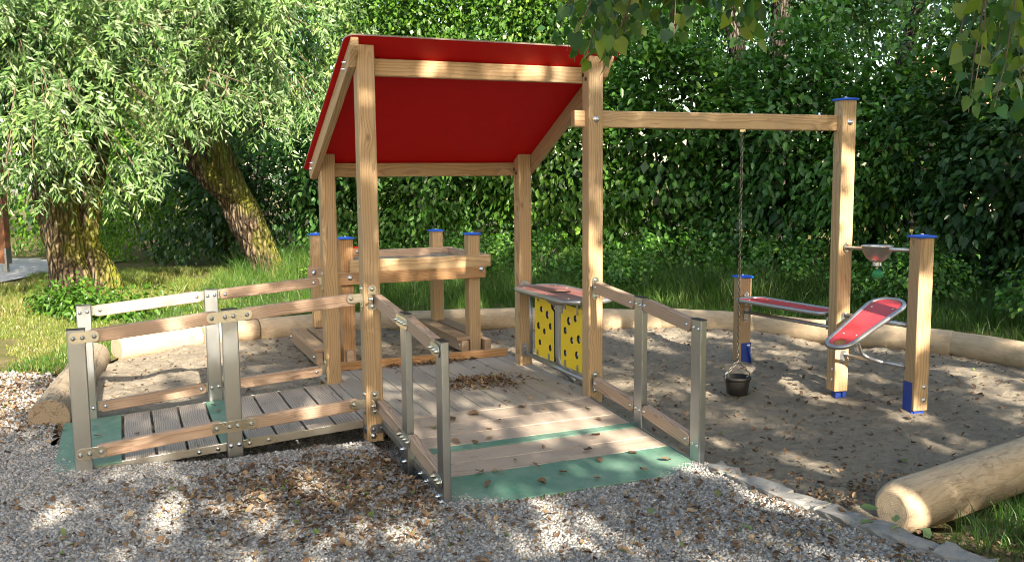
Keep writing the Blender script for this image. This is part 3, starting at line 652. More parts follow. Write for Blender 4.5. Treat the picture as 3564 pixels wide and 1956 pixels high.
strap(lr, (-0.755, 0.0205, zl(-0.755) - 0.022), (-0.575, 0.0205, zl(-0.575) - 0.022), 0.05, (0, -1, 0), (0.2, 0.8), 'dome', name='joint_plate')

# ------------------------------------------------------------------ shop counter between the two right-hand posts
ct_ = thing('shop_counter', DK @ Matrix.Translation((1.51, 0.56, 0)), 'play shop counter with dark red top and two yellow panels full of round holes', 'play counter')
ring = fillet([(1.345, 0.085, 0.722), (1.735, 0.085, 0.722), (1.735, 1.045, 0.722), (1.345, 1.045, 0.722)], 0.15, 9, True)
mb = MB(); mb.tube(ring, 0.017, 12, closed=True)
mb.tube([(1.49, 0.045, 0.700), (1.49, 1.075, 0.700)], 0.013, 10)
fr_o = mb.build('frame', M['tube'], ct_, DK)
hole = circ(1.545, 0.60, 0.076, 28, 0.095)
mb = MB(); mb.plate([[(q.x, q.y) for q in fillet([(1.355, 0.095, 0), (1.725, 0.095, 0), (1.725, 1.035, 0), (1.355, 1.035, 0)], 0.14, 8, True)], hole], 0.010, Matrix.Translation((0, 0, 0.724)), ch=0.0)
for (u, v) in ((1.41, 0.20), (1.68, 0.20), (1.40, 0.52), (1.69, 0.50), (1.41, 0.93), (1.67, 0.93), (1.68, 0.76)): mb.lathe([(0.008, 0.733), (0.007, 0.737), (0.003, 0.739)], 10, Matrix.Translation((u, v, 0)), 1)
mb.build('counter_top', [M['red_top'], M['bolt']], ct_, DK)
mb = MB(); mb.lathe([(0.128, 0.716), (0.118, 0.690), (0.085, 0.655), (0.055, 0.638), (0.045, 0.620)], 28, Matrix.Translation((1.540, 0.595, 0)), cap=False)
mb.tube(fillet([(1.52, 0.565, 0.66), (1.52, 0.565, 0.235), (1.60, 0.46, 0.10)], 0.12, 8), 0.030, 16, cap=False)
mb.lathe([(0.127, 0.7165), (0.0, 0.7160)], 28, Matrix.Translation((1.540, 0.595, 0)), 1, cap=False)  # black disc just under the hole, painting the shade inside the funnel
mb.build('drop_pipe', [M['tube'], M['black']], ct_, DK)
mb = MB(); mb.tube([(1.488, 1.055, 0.208), (1.488, 0.06, 0.188)], 0.019, 12); mb.tube([(1.488, 0.985, 0.205), (1.488, 0.985, 0.712)], 0.0125, 10); mb.tube([(1.488, 0.12, 0.195), (1.488, 0.12, 0.712)], 0.0125, 10)
mb.build('lower_bar', M['tube'], ct_, DK)
mb = MB(); vplate(mb, (1.475, D_ - PS2 / 2 - 0.004, 0.235), 0.052, 0.110, (0, -1, 0), 0.005); bolt_geo(mb, (1.475, D_ - PS2 / 2 - 0.009, 0.258), (0, -1, 0), 0.009)
vplate(mb, (1.475, D_ - PS2 / 2 - 0.004, 0.715), 0.080, 0.115, (0, -1, 0), 0.005); vplate(mb, (1.475, PS2 / 2, 0.215), 0.052, 0.110, (0, 1, 0), 0.005); vplate(mb, (1.475, PS2 / 2, 0.715), 0.08, 0.115, (0, 1, 0), 0.005)
mb.build('flange', M['tube'], ct_, DK)
YZ = Matrix(((0, 0, 1, 1.493), (1, 0, 0, 0), (0, 1, 0, 0), (0, 0, 0, 1)))   # plate xy -> (v, z)
def cheese(outline, holes, tabs):
    mb = MB(); mb.plate([outline] + [circ(v, z, r * 1.12, 20) for v, z, r in holes], 0.017, YZ, ch=0.0, mi_side=1)
    o = mb.build('panel', [M['yellow'], M['black']], ct_, DK)
    mb = MB()
    for v, za, zb in tabs:
        mb.plate([rrect(0.022, abs(zb - za), 0.0105, 5, v, (za + zb) / 2)], 0.004, YZ @ Matrix.Translation((0, 0, -0.0045)))
        e = max(za, zb) - 0.016 if min(za, zb) < 0.25 else min(za, zb) + 0.016
        bolt_geo(mb, (1.493 - 0.0045, v, e), (-1, 0, 0), 0.006)
    mb.build('tab', M['tube'], o, DK)
cheese([(0.594, 0.236), (0.602, 0.226), (0.912, 0.226), (0.922, 0.236), (0.922, 0.664), (0.690, 0.664), (0.650, 0.640), (0.632, 0.606), (0.594, 0.590)],
       [(0.807, 0.582, 0.021), (0.703, 0.553, 0.027), (0.857, 0.452, 0.024), (0.655, 0.476, 0.022), (0.757, 0.424, 0.020), (0.836, 0.330, 0.020), (0.658, 0.316, 0.022)],
       [(0.865, 0.690, 0.632), (0.875, 0.204, 0.268), (0.680, 0.200, 0.272)])
cheese([(0.152, 0.236), (0.162, 0.226), (0.474, 0.226), (0.484, 0.238), (0.484, 0.590), (0.450, 0.600), (0.430, 0.640), (0.396, 0.664), (0.152, 0.664)],
       [(0.357, 0.557, 0.026), (0.259, 0.587, 0.022), (0.414, 0.482, 0.023), (0.313, 0.428, 0.022), (0.209, 0.452, 0.026), (0.416, 0.322, 0.021), (0.237, 0.337, 0.024)],
       [(0.413, 0.695, 0.632), (0.226, 0.695, 0.612), (0.412, 0.200, 0.274), (0.226, 0.198, 0.272)])

# ------------------------------------------------------------------ sand table behind the house
tb = thing('sand_table', DK @ Matrix.Translation((0.95, 2.8, 0)), 'wooden sand table with raised rim, bench planks and four blue-capped corner posts', 'sand table')
def capped_post(root, x, y, zb, zt, s, rot, fr, name='post', mat=None):
    Fm = fr @ Matrix.Translation((x, y, 0)) @ rotz(rot)
    A = Matrix(((0, -1, 0, 0), (0, 0, 1, 0), (1, 0, 0, 0), (0, 0, 0, 1))) ; A = Matrix.Translation((0, 0, (zb + zt) / 2)) @ Matrix(((0, -1, 0, 0), (0, 0, 1, 0), (1, 0, 0, 0), (0, 0, 0, 1)))
    mb = MB(); mb.bbox((0, 0, 0), (zt - zb, s, s), 0.006)
    o = mb.build(name, mat or M['wood'], root, Fm @ A)
    c = MB(); e = s / 2 + 0.012
    c.plate([rrect(2 * e, 2 * e, 0.006, 3)], 0.013, Matrix.Translation((0, 0, -0.003)), ch=0.002)
    b = len(c.v); c.add([(-e * .97, -e * .97, 0.0098), (e * .97, -e * .97, 0.0098), (e * .97, e * .97, 0.0098), (-e * .97, e * .97, 0.0098), (0, 0, 0.019)], [(0, 1, 4), (1, 2, 4), (2, 3, 4), (3, 0, 4)])
    c.lathe([(0.011, 0.014), (0.010, 0.021), (0.004, 0.025)], 12, I4, 1)
    c.build('cap', [M['blue'], M['bolt']], o, Fm @ Matrix.Translation((0, 0, zt)))
    return o, Fm
TP = {'fl': (0.385, 2.30), 'fr': (1.515, 2.30), 'bl': (0.345, 3.33), 'br': (1.515, 3.30)}
for k, (u, v) in TP.items():
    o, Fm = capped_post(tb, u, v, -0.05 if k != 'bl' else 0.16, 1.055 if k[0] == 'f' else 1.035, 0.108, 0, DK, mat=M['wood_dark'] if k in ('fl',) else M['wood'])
    if k == 'bl':
        f_ = MB(); f_.bbox((0, 0, 0.06), (0.075, 0.075, 0.30), 0.004); f_.build('foot', M['blue_foot'], o, Fm)
# bearers along the front and back of the posts
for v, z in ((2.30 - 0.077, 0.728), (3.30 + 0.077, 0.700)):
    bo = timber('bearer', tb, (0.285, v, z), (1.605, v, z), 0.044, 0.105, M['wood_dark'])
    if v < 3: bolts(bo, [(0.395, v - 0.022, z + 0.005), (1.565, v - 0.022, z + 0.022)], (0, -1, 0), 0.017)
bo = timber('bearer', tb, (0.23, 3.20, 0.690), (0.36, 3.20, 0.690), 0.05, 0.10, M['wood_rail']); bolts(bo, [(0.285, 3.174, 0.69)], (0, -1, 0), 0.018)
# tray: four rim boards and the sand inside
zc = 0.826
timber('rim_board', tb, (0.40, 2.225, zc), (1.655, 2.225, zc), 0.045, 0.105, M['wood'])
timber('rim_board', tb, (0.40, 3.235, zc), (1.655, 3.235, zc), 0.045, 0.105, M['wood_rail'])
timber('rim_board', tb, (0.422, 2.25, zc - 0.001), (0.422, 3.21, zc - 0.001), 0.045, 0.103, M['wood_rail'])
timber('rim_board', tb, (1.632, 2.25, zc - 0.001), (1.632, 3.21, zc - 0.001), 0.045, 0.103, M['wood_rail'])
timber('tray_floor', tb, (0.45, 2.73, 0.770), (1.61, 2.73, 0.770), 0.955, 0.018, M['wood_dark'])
nx, ny = 40, 34; X, Y = np.meshgrid(np.linspace(0.447, 1.608, nx), np.linspace(2.25, 3.21, ny)); Zs = 0.784 + 0.040 * vnoise(X * 4, Y * 4, 3) + 0.012 * vnoise(X * 18, Y * 18, 5)
idx = np.arange(nx * ny).reshape(ny, nx); q = np.stack([idx[:-1, :-1], idx[:-1, 1:], idx[1:, 1:], idx[1:, :-1]], -1)
me = np_mesh('tray_sand', np.stack([X.ravel(), Y.ravel(), Zs.ravel()], 1), q, 4, M['sand'], smooth=True); o = bpy.data.objects.new('tray_sand', me); place(o, DK, tb)
mb = MB(); mb.box((0.70, 3.205, 0.875), (0.09, 0.012, 0.075)); mb.box((0.733, 3.194, 0.875), (0.012, 0.012, 0.078), mi=1); mb.box((0.70, 3.194, 0.912), (0.075, 0.012, 0.01), mi=1); bolt_geo(mb, (0.70, 3.198, 0.868), (0, -1, 0), 0.012, mi=2)
mb.build('hinge', [M['wood_dark'], M['red'], M['bolt']], tb, DK)
# benches straddling the posts on either side
for uc in (0.25, 1.51):
    w = 0.105 if uc > 1 else 0.13
    for du in (-w, w):
        timber('bench_rail', tb, (uc + du, 2.20, 0.075 + (0.0 if du < 0 else 0.0)), (uc + du, 3.42, 0.075), 0.062, 0.095, M['wood_bench'])
    for k in range(2):
        timber('bench_board', tb, (uc - 0.075 + 0.16 * k - 0.03, 2.23 if k == 0 else 2.36, 0.140), (uc - 0.075 + 0.16 * k - 0.03, 3.40, 0.140), 0.13, 0.032, M['wood_bench'])
    bolts(tb, [(uc - w - 0.031, 2.27, 0.08), (uc - w - 0.031, 3.36, 0.085)], (-1, 0, 0), 0.016)
# ------------------------------------------------------------------ sand works: crane beam, shelf, chute, funnel on three posts
EW, FW, GW = Vector((2.318, 6.385, 0)), Vector((2.660, 5.885, 0)), Vector((1.905, 7.462, 0))
B0 = dkw(1.372, 0.055); rot_e = math.atan2(EW.y - B0.y, EW.x - B0.x)
sw = thing('sand_works', Matrix.Translation(EW) @ rotz(rot_e), 'sand play frame with crane beam, red shelf, red chute and funnel on blue-capped posts', 'sand play frame')
SP = 0.106
posts = {}
for nm, P, zt, rot, fside, zn, wb in (('E', EW, 2.058, rot_e, (1, -1), 0.20, 0.018), ('F', FW, 1.142, rot_e, (-1, 1), 0.19, 0.004), ('G', GW, 0.717, rot_e, (1, -1), 0.175, 0.014)):
    o, Fm = capped_post(sw, P.x, P.y, wb, zt, SP, rot, I4); posts[nm] = o
    b = MB()
    if nm == 'E': b.box((SP / 2 - 0.012, 0.010, zn / 2 - 0.03), (0.030, 0.088, zn + 0.06)); b.box((0.004, 0.004, -0.02), (0.05, 0.05, 0.12))
    elif nm == 'F': b.box((-SP / 2 + 0.010, 0.012, zn / 2 - 0.03), (0.026, 0.086, zn + 0.06)); b.box((0.0, 0, -0.02), (0.075, 0.075, 0.12))
    else:
        b.box((0.012, -SP / 2 + 0.010, zn / 2 - 0.03), (0.085, 0.027, zn + 0.06)); b.box((SP / 2 - 0.012, -0.012, zn / 2 - 0.03), (0.030, 0.06, zn + 0.06)); b.tube([(0.030, -SP / 2 - 0.016, zn - 0.03), (0.052, -SP / 2 - 0.018, 0.0)], 0.009, 8); b.box((0, 0, -0.02), (0.075, 0.075, 0.1))
    b.build('foot', M['blue_foot'], o, Fm)
    if nm == 'E':
        spec = [((-SP / 2, -0.012, 0.10), (-1, 0, 0), 0.011), ((-SP / 2, -0.012, 0.175), (-1, 0, 0), 0.011), ((0.005, -SP / 2, 1.905), (0, -1, 0), 0.017)]
    elif nm == 'F':
        spec = [((0.018, -SP / 2, z), (0, -1, 0), 0.011) for z in (0.075, 0.162)]
    else: spec = [((0.034, -SP / 2 - 0.004, zn - 0.025), (0, -1, 0), 0.012)]
    for p_, n_, r_ in spec:
        b = MB(); bolt_geo(b, p_, n_, r_); b.build('bolt', M['bolt'], o, Fm)
eb = EW + Vector((-math.sin(rot_e), math.cos(rot_e), 0)) * 0.045
bx = (eb - B0).normalized()
bm0, bm1 = Vector((B0.x, B0.y, 1.920)), Vector((eb.x, eb.y, 1.903)) - bx * 0.022
beam = timber('beam', sw, bm0, bm1, 0.072, 0.105, M['wood'], fr=I4)
bh = Vector((bx.x, bx.y, 0))
def beam_pt(s): return Vector((B0.x, B0.y, 0)) + bh * (s + 0.13)
for s in (0.438, 0.682, 1.147, 1.668):
    z = 1.920 + (1.903 - 1.920) * ((s + 0.13) / (bm1 - bm0).length) + 0.052
    b = MB(); bolt_geo(b, (beam_pt(s).x, beam_pt(s).y, z), (0, 0, 1), 0.010, 'acorn'); b.build('bolt', M['bolt'], beam)
CH = beam_pt(1.078)
b = MB(); b.box((CH.x, CH.y, 1.852), (0.035, 0.035, 0.022)); b.build('chain_mount', M['zinc'], beam)
# funnel between E and F
d = (FW - EW).normalized()
def ef(s, z): q = EW + d * s; return Vector((q.x, q.y, z))
mb = MB(); mb.tube([ef(0.050, 1.041), ef(0.555, 1.052)], 0.0135, 10)
mb.lathe([(0.001, 0.955), (0.034, 0.966), (0.068, 0.990), (0.090, 1.025), (0.097, 1.062), (0.103, 1.070), (0.105, 1.066), (0.101, 1.060), (0.094, 1.024), (0.071, 0.985), (0.036, 0.960), (0.001, 0.950)], 32, Matrix.Translation(ef(0.285, 0)), cap=False)
mb.lathe([(0.030, 0.966), (0.030, 0.935), (0.033, 0.930), (0.001, 0.930)], 20, Matrix.Translation(ef(0.285, 0)), cap=False)
mb.lathe([(0.006, 0.93), (0.009, 0.915), (0.006, 0.90)], 10, Matrix.Translation(ef(0.285, 0)))
q0 = ef(0.052, 1.041); mb.lathe([(0.040, -0.003), (0.040, 0.003)], 20, Matrix.Translation(q0) @ d.to_track_quat('Z', 'Y').to_matrix().to_4x4())
for dz in (-0.027, 0.027): bolt_geo(mb, ef(0.055, 1.041 + dz), d, 0.008)
fu = mb.build('funnel', M['bowl'], sw)
mb = MB(); mb.lathe([(0.002, -0.035)] + [(0.037 * math.cos(t), 0.035 * math.sin(t)) for t in np.linspace(-1.4, 1.4, 14)] + [(0.002, 0.035)], 20, Matrix.Translation(ef(0.293, 0.872)))
mb.build('ball', M['green_ball'], fu)
# chute
mb = MB(); mb.tube([ef(0.055, 0.567), ef(0.555, 0.553)], 0.0165, 12); mb.tube([ef(0.050, 0.283), ef(0.555, 0.275)], 0.0125, 10)
for z, zz in ((0.567, 0.535), (0.283, 0.265)):
    qq = ef(0.056, zz); n = Vector((-math.sin(rot_e), math.cos(rot_e), 0)) * -1; x = Vector((0, 0, 1)).cross(n)
    mb.plate([rrect(0.050, 0.105, 0.024, 6)], 0.004, Matrix(((x.x, 0, n.x, qq.x - .012), (x.y, 0, n.y, qq.y), (0, 1, 0, qq.z), (0, 0, 0, 1))))
    bolt_geo(mb, Vector((qq.x - .012, qq.y, qq.z - 0.03)) + n * 0.004, n, 0.008)
bars = mb.build('cross_bar', M['tube_sand'], sw)
ax = Vector((math.cos(R_(-145.8)), math.sin(R_(-145.8)), -0.40)).normalized(); P0 = ef(0.3016 - 0.02, 0.590); nn = d.cross(ax).normalized()
if nn.z < 0: nn = -nn
CM = Matrix(((ax.x, d.x, nn.x, P0.x), (ax.y, d.y, nn.y, P0.y), (ax.z, d.z, nn.z, P0.z), (0, 0, 0, 1)))
ol = fillet([(-0.238, -0.152, 0), (-0.238, 0.132, 0), (0.462, 0.082, 0), (0.462, -0.092, 0)], (0.11, 0.11, 0.084, 0.084), 10, True)
mb = MB(); mb.tube(ol, 0.0165, 12, closed=True)
chute = mb.build('chute', M['tube_sand'], sw, CM)
il = fillet([(-0.232, -0.147, 0), (-0.232, 0.127, 0), (0.456, 0.078, 0), (0.456, -0.088, 0)], (0.105, 0.105, 0.08, 0.08), 10, True)
il = [(q.x, q.y) for q in il]
mb = MB(); mb.plate([il, circ(0.398, -0.004, 0.040, 18, 0.045)], 0.008, Matrix.Translation((0, 0, -0.002)))
for (x, y) in ((-0.10, -0.085), (-0.10, 0.075), (0.285, -0.05), (0.285, 0.048)): mb.lathe([(0.009, 0.005), (0.008, 0.009), (0.003, 0.011)], 10, Matrix.Translation((x, y, 0)), 1)
mb.build('chute_panel', [M['red_tray'], M['bolt']], chute, CM)
lt, lb = CM @ Vector((0.24, 0.02, -0.012)), ef(0.30, 0.277)
mb = MB(); mb.tube(fillet([lt, lt + Vector((0.01, 0.0, -0.06)), ef(0.20, 0.300), ef(0.36, 0.279)], 0.09, 8), 0.0125, 10); mb.build('chute_leg', M['tube_sand'], chute)
# shelf between G and E
d2 = (EW - GW).normalized(); s2 = Vector((-d2.y, d2.x, 0)) * -1
if s2.x > 0: s2 = -s2                      # towards the viewer's left
def ge(s, off, z): q = GW + d2 * s + s2 * off; return Vector((q.x, q.y, z))
z0, z1 = 0.548, 0.556
def zs(s): return z0 + (z1 - z0) * s / 1.155
ring = fillet([ge(0.085, -0.110, zs(0.06)), ge(0.085, 0.170, zs(0.06)), ge(1.050, 0.070, zs(1.08)), ge(1.050, -0.165, zs(1.08))], 0.095, 8, True)
mb = MB(); mb.tube(ring, 0.0150, 12, closed=True)
mb.tube([ge(0.035, 0.0, 0.432), ge(1.12, 0.0, 0.462)], 0.0135, 10)
for s in (0.115, 1.035): mb.tube([ge(s, 0.0, 0.44), ge(s, 0.0, zs(s))], 0.0105, 8)
n = d2; x = Vector((0, 0, 1)).cross(n)
for zz, hh in ((0.545, 0.11), (0.405, 0.11)):
    qq = ge(SP / 2, 0.0, zz); mb.plate([rrect(0.045, hh, 0.022, 6)], 0.004, Matrix(((x.x, 0, n.x, qq.x), (x.y, 0, n.y, qq.y), (0, 1, 0, qq.z), (0, 0, 0, 1))))
bolt_geo(mb, ge(SP / 2 + 0.004, 0, 0.582), n, 0.008); bolt_geo(mb, ge(SP / 2 + 0.004, 0, 0.372), n, 0.008)
shelf = mb.build('shelf', M['tube_sand'], sw)
pl = fillet([ge(0.092, -0.103, 0), ge(0.092, 0.162, 0), ge(1.042, 0.063, 0), ge(1.042, -0.158, 0)], 0.09, 8, True)
mb = MB(); n_ = len(pl); lo = mb.ring([(q.x, q.y, zs((q - GW).dot(d2)) - 0.004) for q in pl]); hi = mb.ring([(q.x, q.y, zs((q - GW).dot(d2)) + 0.005) for q in pl])
mb.f += [tuple(lo + k for k in range(n_)), tuple(hi + k for k in range(n_))[::-1]] + [(lo + k, hi + k, hi + (k + 1) % n_, lo + (k + 1) % n_) for k in range(n_)]; mb.sm += [False] * (n_ + 2); mb.mi += [0] * (n_ + 2)
for s in (0.2, 0.45, 0.7, 0.97):
    for o in (-0.095, 0.075): mb.lathe([(0.007, 0.004), (0.006, 0.008)], 8, Matrix.Translation(ge(s, o, zs(s))), 1)
mb.build('shelf_panel', [M['red_tray'], M['bolt']], shelf)
# ------------------------------------------------------------------ bucket on its chain
bk = thing('hanging_bucket', Matrix.Translation((CH.x, CH.y, 0.036)), 'black rubber bucket hanging on a long chain just above the sand', 'bucket')
mb = MB(); prof = [(0.001, 0.0), (0.066, 0.0), (0.072, 0.006), (0.080, 0.060), (0.086, 0.100), (0.086, 0.101), (0.094, 0.103), (0.095, 0.120), (0.091, 0.124), (0.084, 0.122), (0.078, 0.060), (0.066, 0.012), (0.001, 0.010)]
mb.lathe(prof, 36, I4, cap=False)
mb.build('shell', M['rubber'], bk, Matrix.Translation((CH.x, CH.y, 0.036)))
def link(mb, p, dr, side, ln, wd, r):
    dr = dr.normalized(); side = (side - dr * side.dot(dr)).normalized()
    pts = []
    for k in range(12):
        a = 2 * math.pi * k / 12; c, s_ = math.cos(a), math.sin(a)
        pts.append(p + dr * ((ln / 2 - wd / 2) * (1 if s_ > 0.01 else -1 if s_ < -0.01 else 0) + s_ * wd / 2) + side * (c * wd / 2))
    mb.tube(pts, r, 6, closed=True)
def chain(mb, p0, p1, ln=0.030, wd=0.0165, r=0.0026):
    p0, p1 = Vector(p0), Vector(p1); dv = p1 - p0; n = max(1, round(dv.length / (ln - 2.3 * r))); 
    for k in range(n):
        sd = Vector((1, 0.3, 0)) if k % 2 else Vector((-0.3, 1, 0)); link(mb, p0 + dv * (k + 0.5) / n, dv, sd, ln, wd, r)
mb = MB(); J = Vector((CH.x, CH.y, 0.268)); chain(mb, (CH.x, CH.y, 1.842), J)
for sgn in (-1, 1):
    e = Vector((CH.x, CH.y, 0)) + bh * (0.080 * sgn); chain(mb, J, (e.x, e.y, 0.185))
mb.build('chain', M['chain'], bk)
for sgn in (-1, 1):
    e = Vector((CH.x, CH.y, 0)) + bh * (0.083 * sgn)
    mb = MB(); link(mb, Vector((e.x, e.y, 0.163)), Vector((0, 0, 1)), Vector((1, 0.3, 0)), 0.050, 0.024, 0.0042); mb.tube([Vector((e.x, e.y, 0.150)) - bh * 0.016, Vector((e.x, e.y, 0.150)) + bh * 0.016], 0.005, 8)
    mb.build('shackle', M['bolt'], bk)
# ------------------------------------------------------------------ ground
def inpoly(x, y, poly):
    r = np.zeros(np.shape(x), bool); n = len(poly)
    for i in range(n):
        x0, y0 = poly[i][0], poly[i][1]; x1, y1 = poly[(i + 1) % n][0], poly[(i + 1) % n][1]
        c = ((y0 > y) != (y1 > y)) & (x < (x1 - x0) * (y - y0) / ((y1 - y0) if y1 != y0 else 1e-9) + x0)
        r ^= c
    return r
def bumpz(x, y):
    z = 0.0
    for (u, v, h, s) in ((0.0, -1.28, 0.020, 0.20), (1.46, -1.30, 0.010, 0.2), (-1.62, 0.0, 0.010, 0.25), (-1.6, 1.1, 0.012, 0.3)):
        q = dkw(u, v); z = z + h * np.exp(-((x - q.x) ** 2 + (y - q.y) ** 2) / (2 * s * s))
    return z
def hollow(x, y):
    dx, dy = x + 0.8393, y - 5.3296; u = dx * math.cos(TH) + dy * math.sin(TH); v = -dx * math.sin(TH) + dy * math.cos(TH)
    sm = lambda q: np.clip(q, 0, 1) ** 2 * (3 - 2 * np.clip(q, 0, 1))
    a = sm((u + 1.25) / 0.5) * sm((0.1 - u) / 0.1) * sm((v + 0.06) / 0.10) * sm((1.0 - v) / 0.2)
    b = sm((u + 0.06) / 0.12) * sm((1.3 - u) / 0.2) * sm((v + 0.98) / 0.4) * sm((0.3 - v) / 0.3)
    return -0.085 * np.maximum(a, b)
def z_gravel(x, y): return 0.004 + bumpz(x, y) + hollow(x, y) + 0.014 * (vnoise(x * 2.1, y * 2.1, 21) - 0.5)
def z_sand(x, y):
    return 0.000 + 0.050 * (vnoise(x * 1.3, y * 1.3, 31) - 0.5) + 0.044 * (vnoise(x * 4.3, y * 4.3, 32) - 0.5) + 0.024 * (vnoise(x * 11, y * 11, 33) - 0.5) - 0.05 * np.clip(vnoise(x * 5.2, y * 3.6, 37) - 0.68, 0, 1) + 0.016 * (vnoise(x * 27, y * 27, 34) - 0.5) + 0.006 * (vnoise(x * 60, y * 60, 35) - 0.5) + bumpz(x, y) * 0.6
def dk2(u, v): q = dkw(u, v); return (q.x, q.y)
SAND = [(0.98, 4.74), (1.27, 4.25), (1.52, 3.86), (1.66, 3.92), (2.6, 4.45), (4.5, 5.45), (4.6, 6.4), (4.16, 7.15), (3.82, 7.82), (3.15, 8.4), (2.5, 9.05), (1.8, 9.26), (0.35, 9.42), (-0.84, 9.38), (-2.15, 9.22), (-2.70, 8.75), (-3.0, 8.45), (-3.36, 8.12), (-3.5, 7.3), (-3.08, 5.85), dk2(-1.75, 1.12), dk2(-1.75, 0.5), dk2(1.44, 0.5), dk2(1.44, -1.3)]
GRAV = [(-9, -5), (2.9, -5), (2.35, 0.8), (2.00, 3.22), (1.70, 3.66), (1.33, 4.24), (1.03, 4.76), dk2(1.44, -1.2), dk2(1.44, 0.6), dk2(-1.78, 0.6), dk2(-1.78, 1.10), (-2.9, 5.75), (-3.35, 6.75), (-3.75, 7.25), (-4.6, 7.4), (-6.5, 7.7), (-9, 7.6)]
def sheet(name, poly, res, zf, mat, bbox=None):
    px = [p[0] for p in poly]; py = [p[1] for p in poly]
    x0, x1, y0, y1 = bbox or (min(px), max(px), min(py), max(py))
    nx, ny = int((x1 - x0) / res) + 2, int((y1 - y0) / res) + 2
    X, Y = np.meshgrid(x0 + np.arange(nx) * res, y0 + np.arange(ny) * res)
    idx = np.arange(nx * ny).reshape(ny, nx); q = np.stack([idx[:-1, :-1], idx[:-1, 1:], idx[1:, 1:], idx[1:, :-1]], -1).reshape(-1, 4)
    cx = X.ravel()[q].mean(1); cy = Y.ravel()[q].mean(1); q = q[inpoly(cx, cy, poly)]
    V = np.stack([X.ravel(), Y.ravel(), zf(X.ravel(), Y.ravel())], 1); used = np.unique(q); mp = np.zeros(len(V), int); mp[used] = np.arange(len(used))
    me = np_mesh(name, V[used], mp[q], 4, mat, smooth=True); o = bpy.data.objects.new(name, me); place(o, I4); return tag(o, kind='structure')
mb = MB(); n = 24; g_ = np.linspace(-1, 1, n); g_ = np.sign(g_) * np.abs(g_) ** 2.2 * 150
for j in range(n):
    for i in range(n): mb.v.append((g_[i], g_[j] + 10, -0.14))
for j in range(n - 1):
    for i in range(n - 1): mb.f.append((j * n + i, j * n + i + 1, (j + 1) * n + i + 1, (j + 1) * n + i)); mb.sm.append(True); mb.mi.append(0)
tag(mb.build('ground', M['soil']), kind='structure')
sheet('sand_pit', SAND, 0.018, z_sand, M['sand'])
sheet('gravel_path', GRAV, 0.05, z_gravel, M['gravel'])
LAWN_L = [(-14, 7.6), (-6.5, 7.7), (-4.6, 7.35), (-3.7, 7.25), (-3.5, 8.3), (-2.9, 8.7), (-2.2, 9.35), (-0.84, 9.5), (1.8, 9.4), (2.6, 9.15), (3.2, 8.5), (3.9, 7.9), (4.25, 7.2), (4.75, 6.3), (9, 6.3), (12, 16), (0, 22), (-14, 22)]
sheet('lawn', LAWN_L, 0.25, lambda x, y: -0.012 + 0.06 * np.clip((y - 9.4) / 4, 0, 1) + 0.02 * (vnoise(x, y, 41) - 0.5), M['soil'])
PATH = [(-7.55, 13.3), (-7.5, 14.2), (-7.2, 16.9), (-9.9, 17.8), (-13, 18.2), (-13, 12.6)]
sheet('side_path', PATH, 0.3, lambda x, y: 0.075 + 0 * x, M['path'])
def z_lawn(x, y): return -0.012 + 0.06 * np.clip((y - 9.4) / 4, 0, 1)
# kerb of flat stones between gravel and sand
kpts = [(1.06, 4.70), (1.30, 4.24), (1.54, 3.87), (1.74, 3.58), (1.98, 3.24)]
seg = []
for (xa, ya), (xb, yb) in zip(kpts, kpts[1:]):
    Ls = math.hypot(xb - xa, yb - ya); m = max(1, round(Ls / 0.26))
    for k in range(m): seg.append(((xa + (xb - xa) * k / m, ya + (yb - ya) * k / m), (xa + (xb - xa) * (k + 1) / m, ya + (yb - ya) * (k + 1) / m)))
pos_words = ['beside the foot of the front ramp', 'second from the front ramp', 'third from the front ramp', 'in the middle of the row', 'just before the right log', 'beside the right log end', 'just past the right log end', 'last but one of the row', 'nearest the viewer']
for k, (p, q) in enumerate(seg):
    L = math.hypot(q[0] - p[0], q[1] - p[1]); bm = bmesh.new(); bmesh.ops.create_cube(bm, size=1.0)
    bmesh.ops.subdivide_edges(bm, edges=list(bm.edges), cuts=5, use_grid_fill=True)
    for v in bm.verts:
        c = v.co; nse = vnoise(np.array([c.x * 4 + k * 7]), np.array([c.y * 3 + c.z * 3]), 5)[0] - 0.5
        n2 = vnoise(np.array([c.x * 11 + k * 3]), np.array([c.y * 5 + c.z * 5]), 6)[0] - 0.5; v.co = Vector((c.x * (L + 0.004), c.y * (0.110 + 0.045 * nse + 0.03 * n2), c.z * 0.10 + 0.022 * nse + 0.012 * n2))
    b = MB(); b.from_bm(bm, smooth=False); bm.free()
    o = b.build('kerb_stone', M['kerb'], None, Matrix.Translation(((p[0] + q[0]) / 2, (p[1] + q[1]) / 2, -0.022)) @ rotz(math.atan2(q[1] - p[1], q[0] - p[0]) + random.uniform(-0.04, 0.04)))
    tag(o, 'flat grey kerb stone between gravel and sand, ' + pos_words[min(k, len(pos_words) - 1)], 'kerb stone', 'kerb stones between gravel and sand')
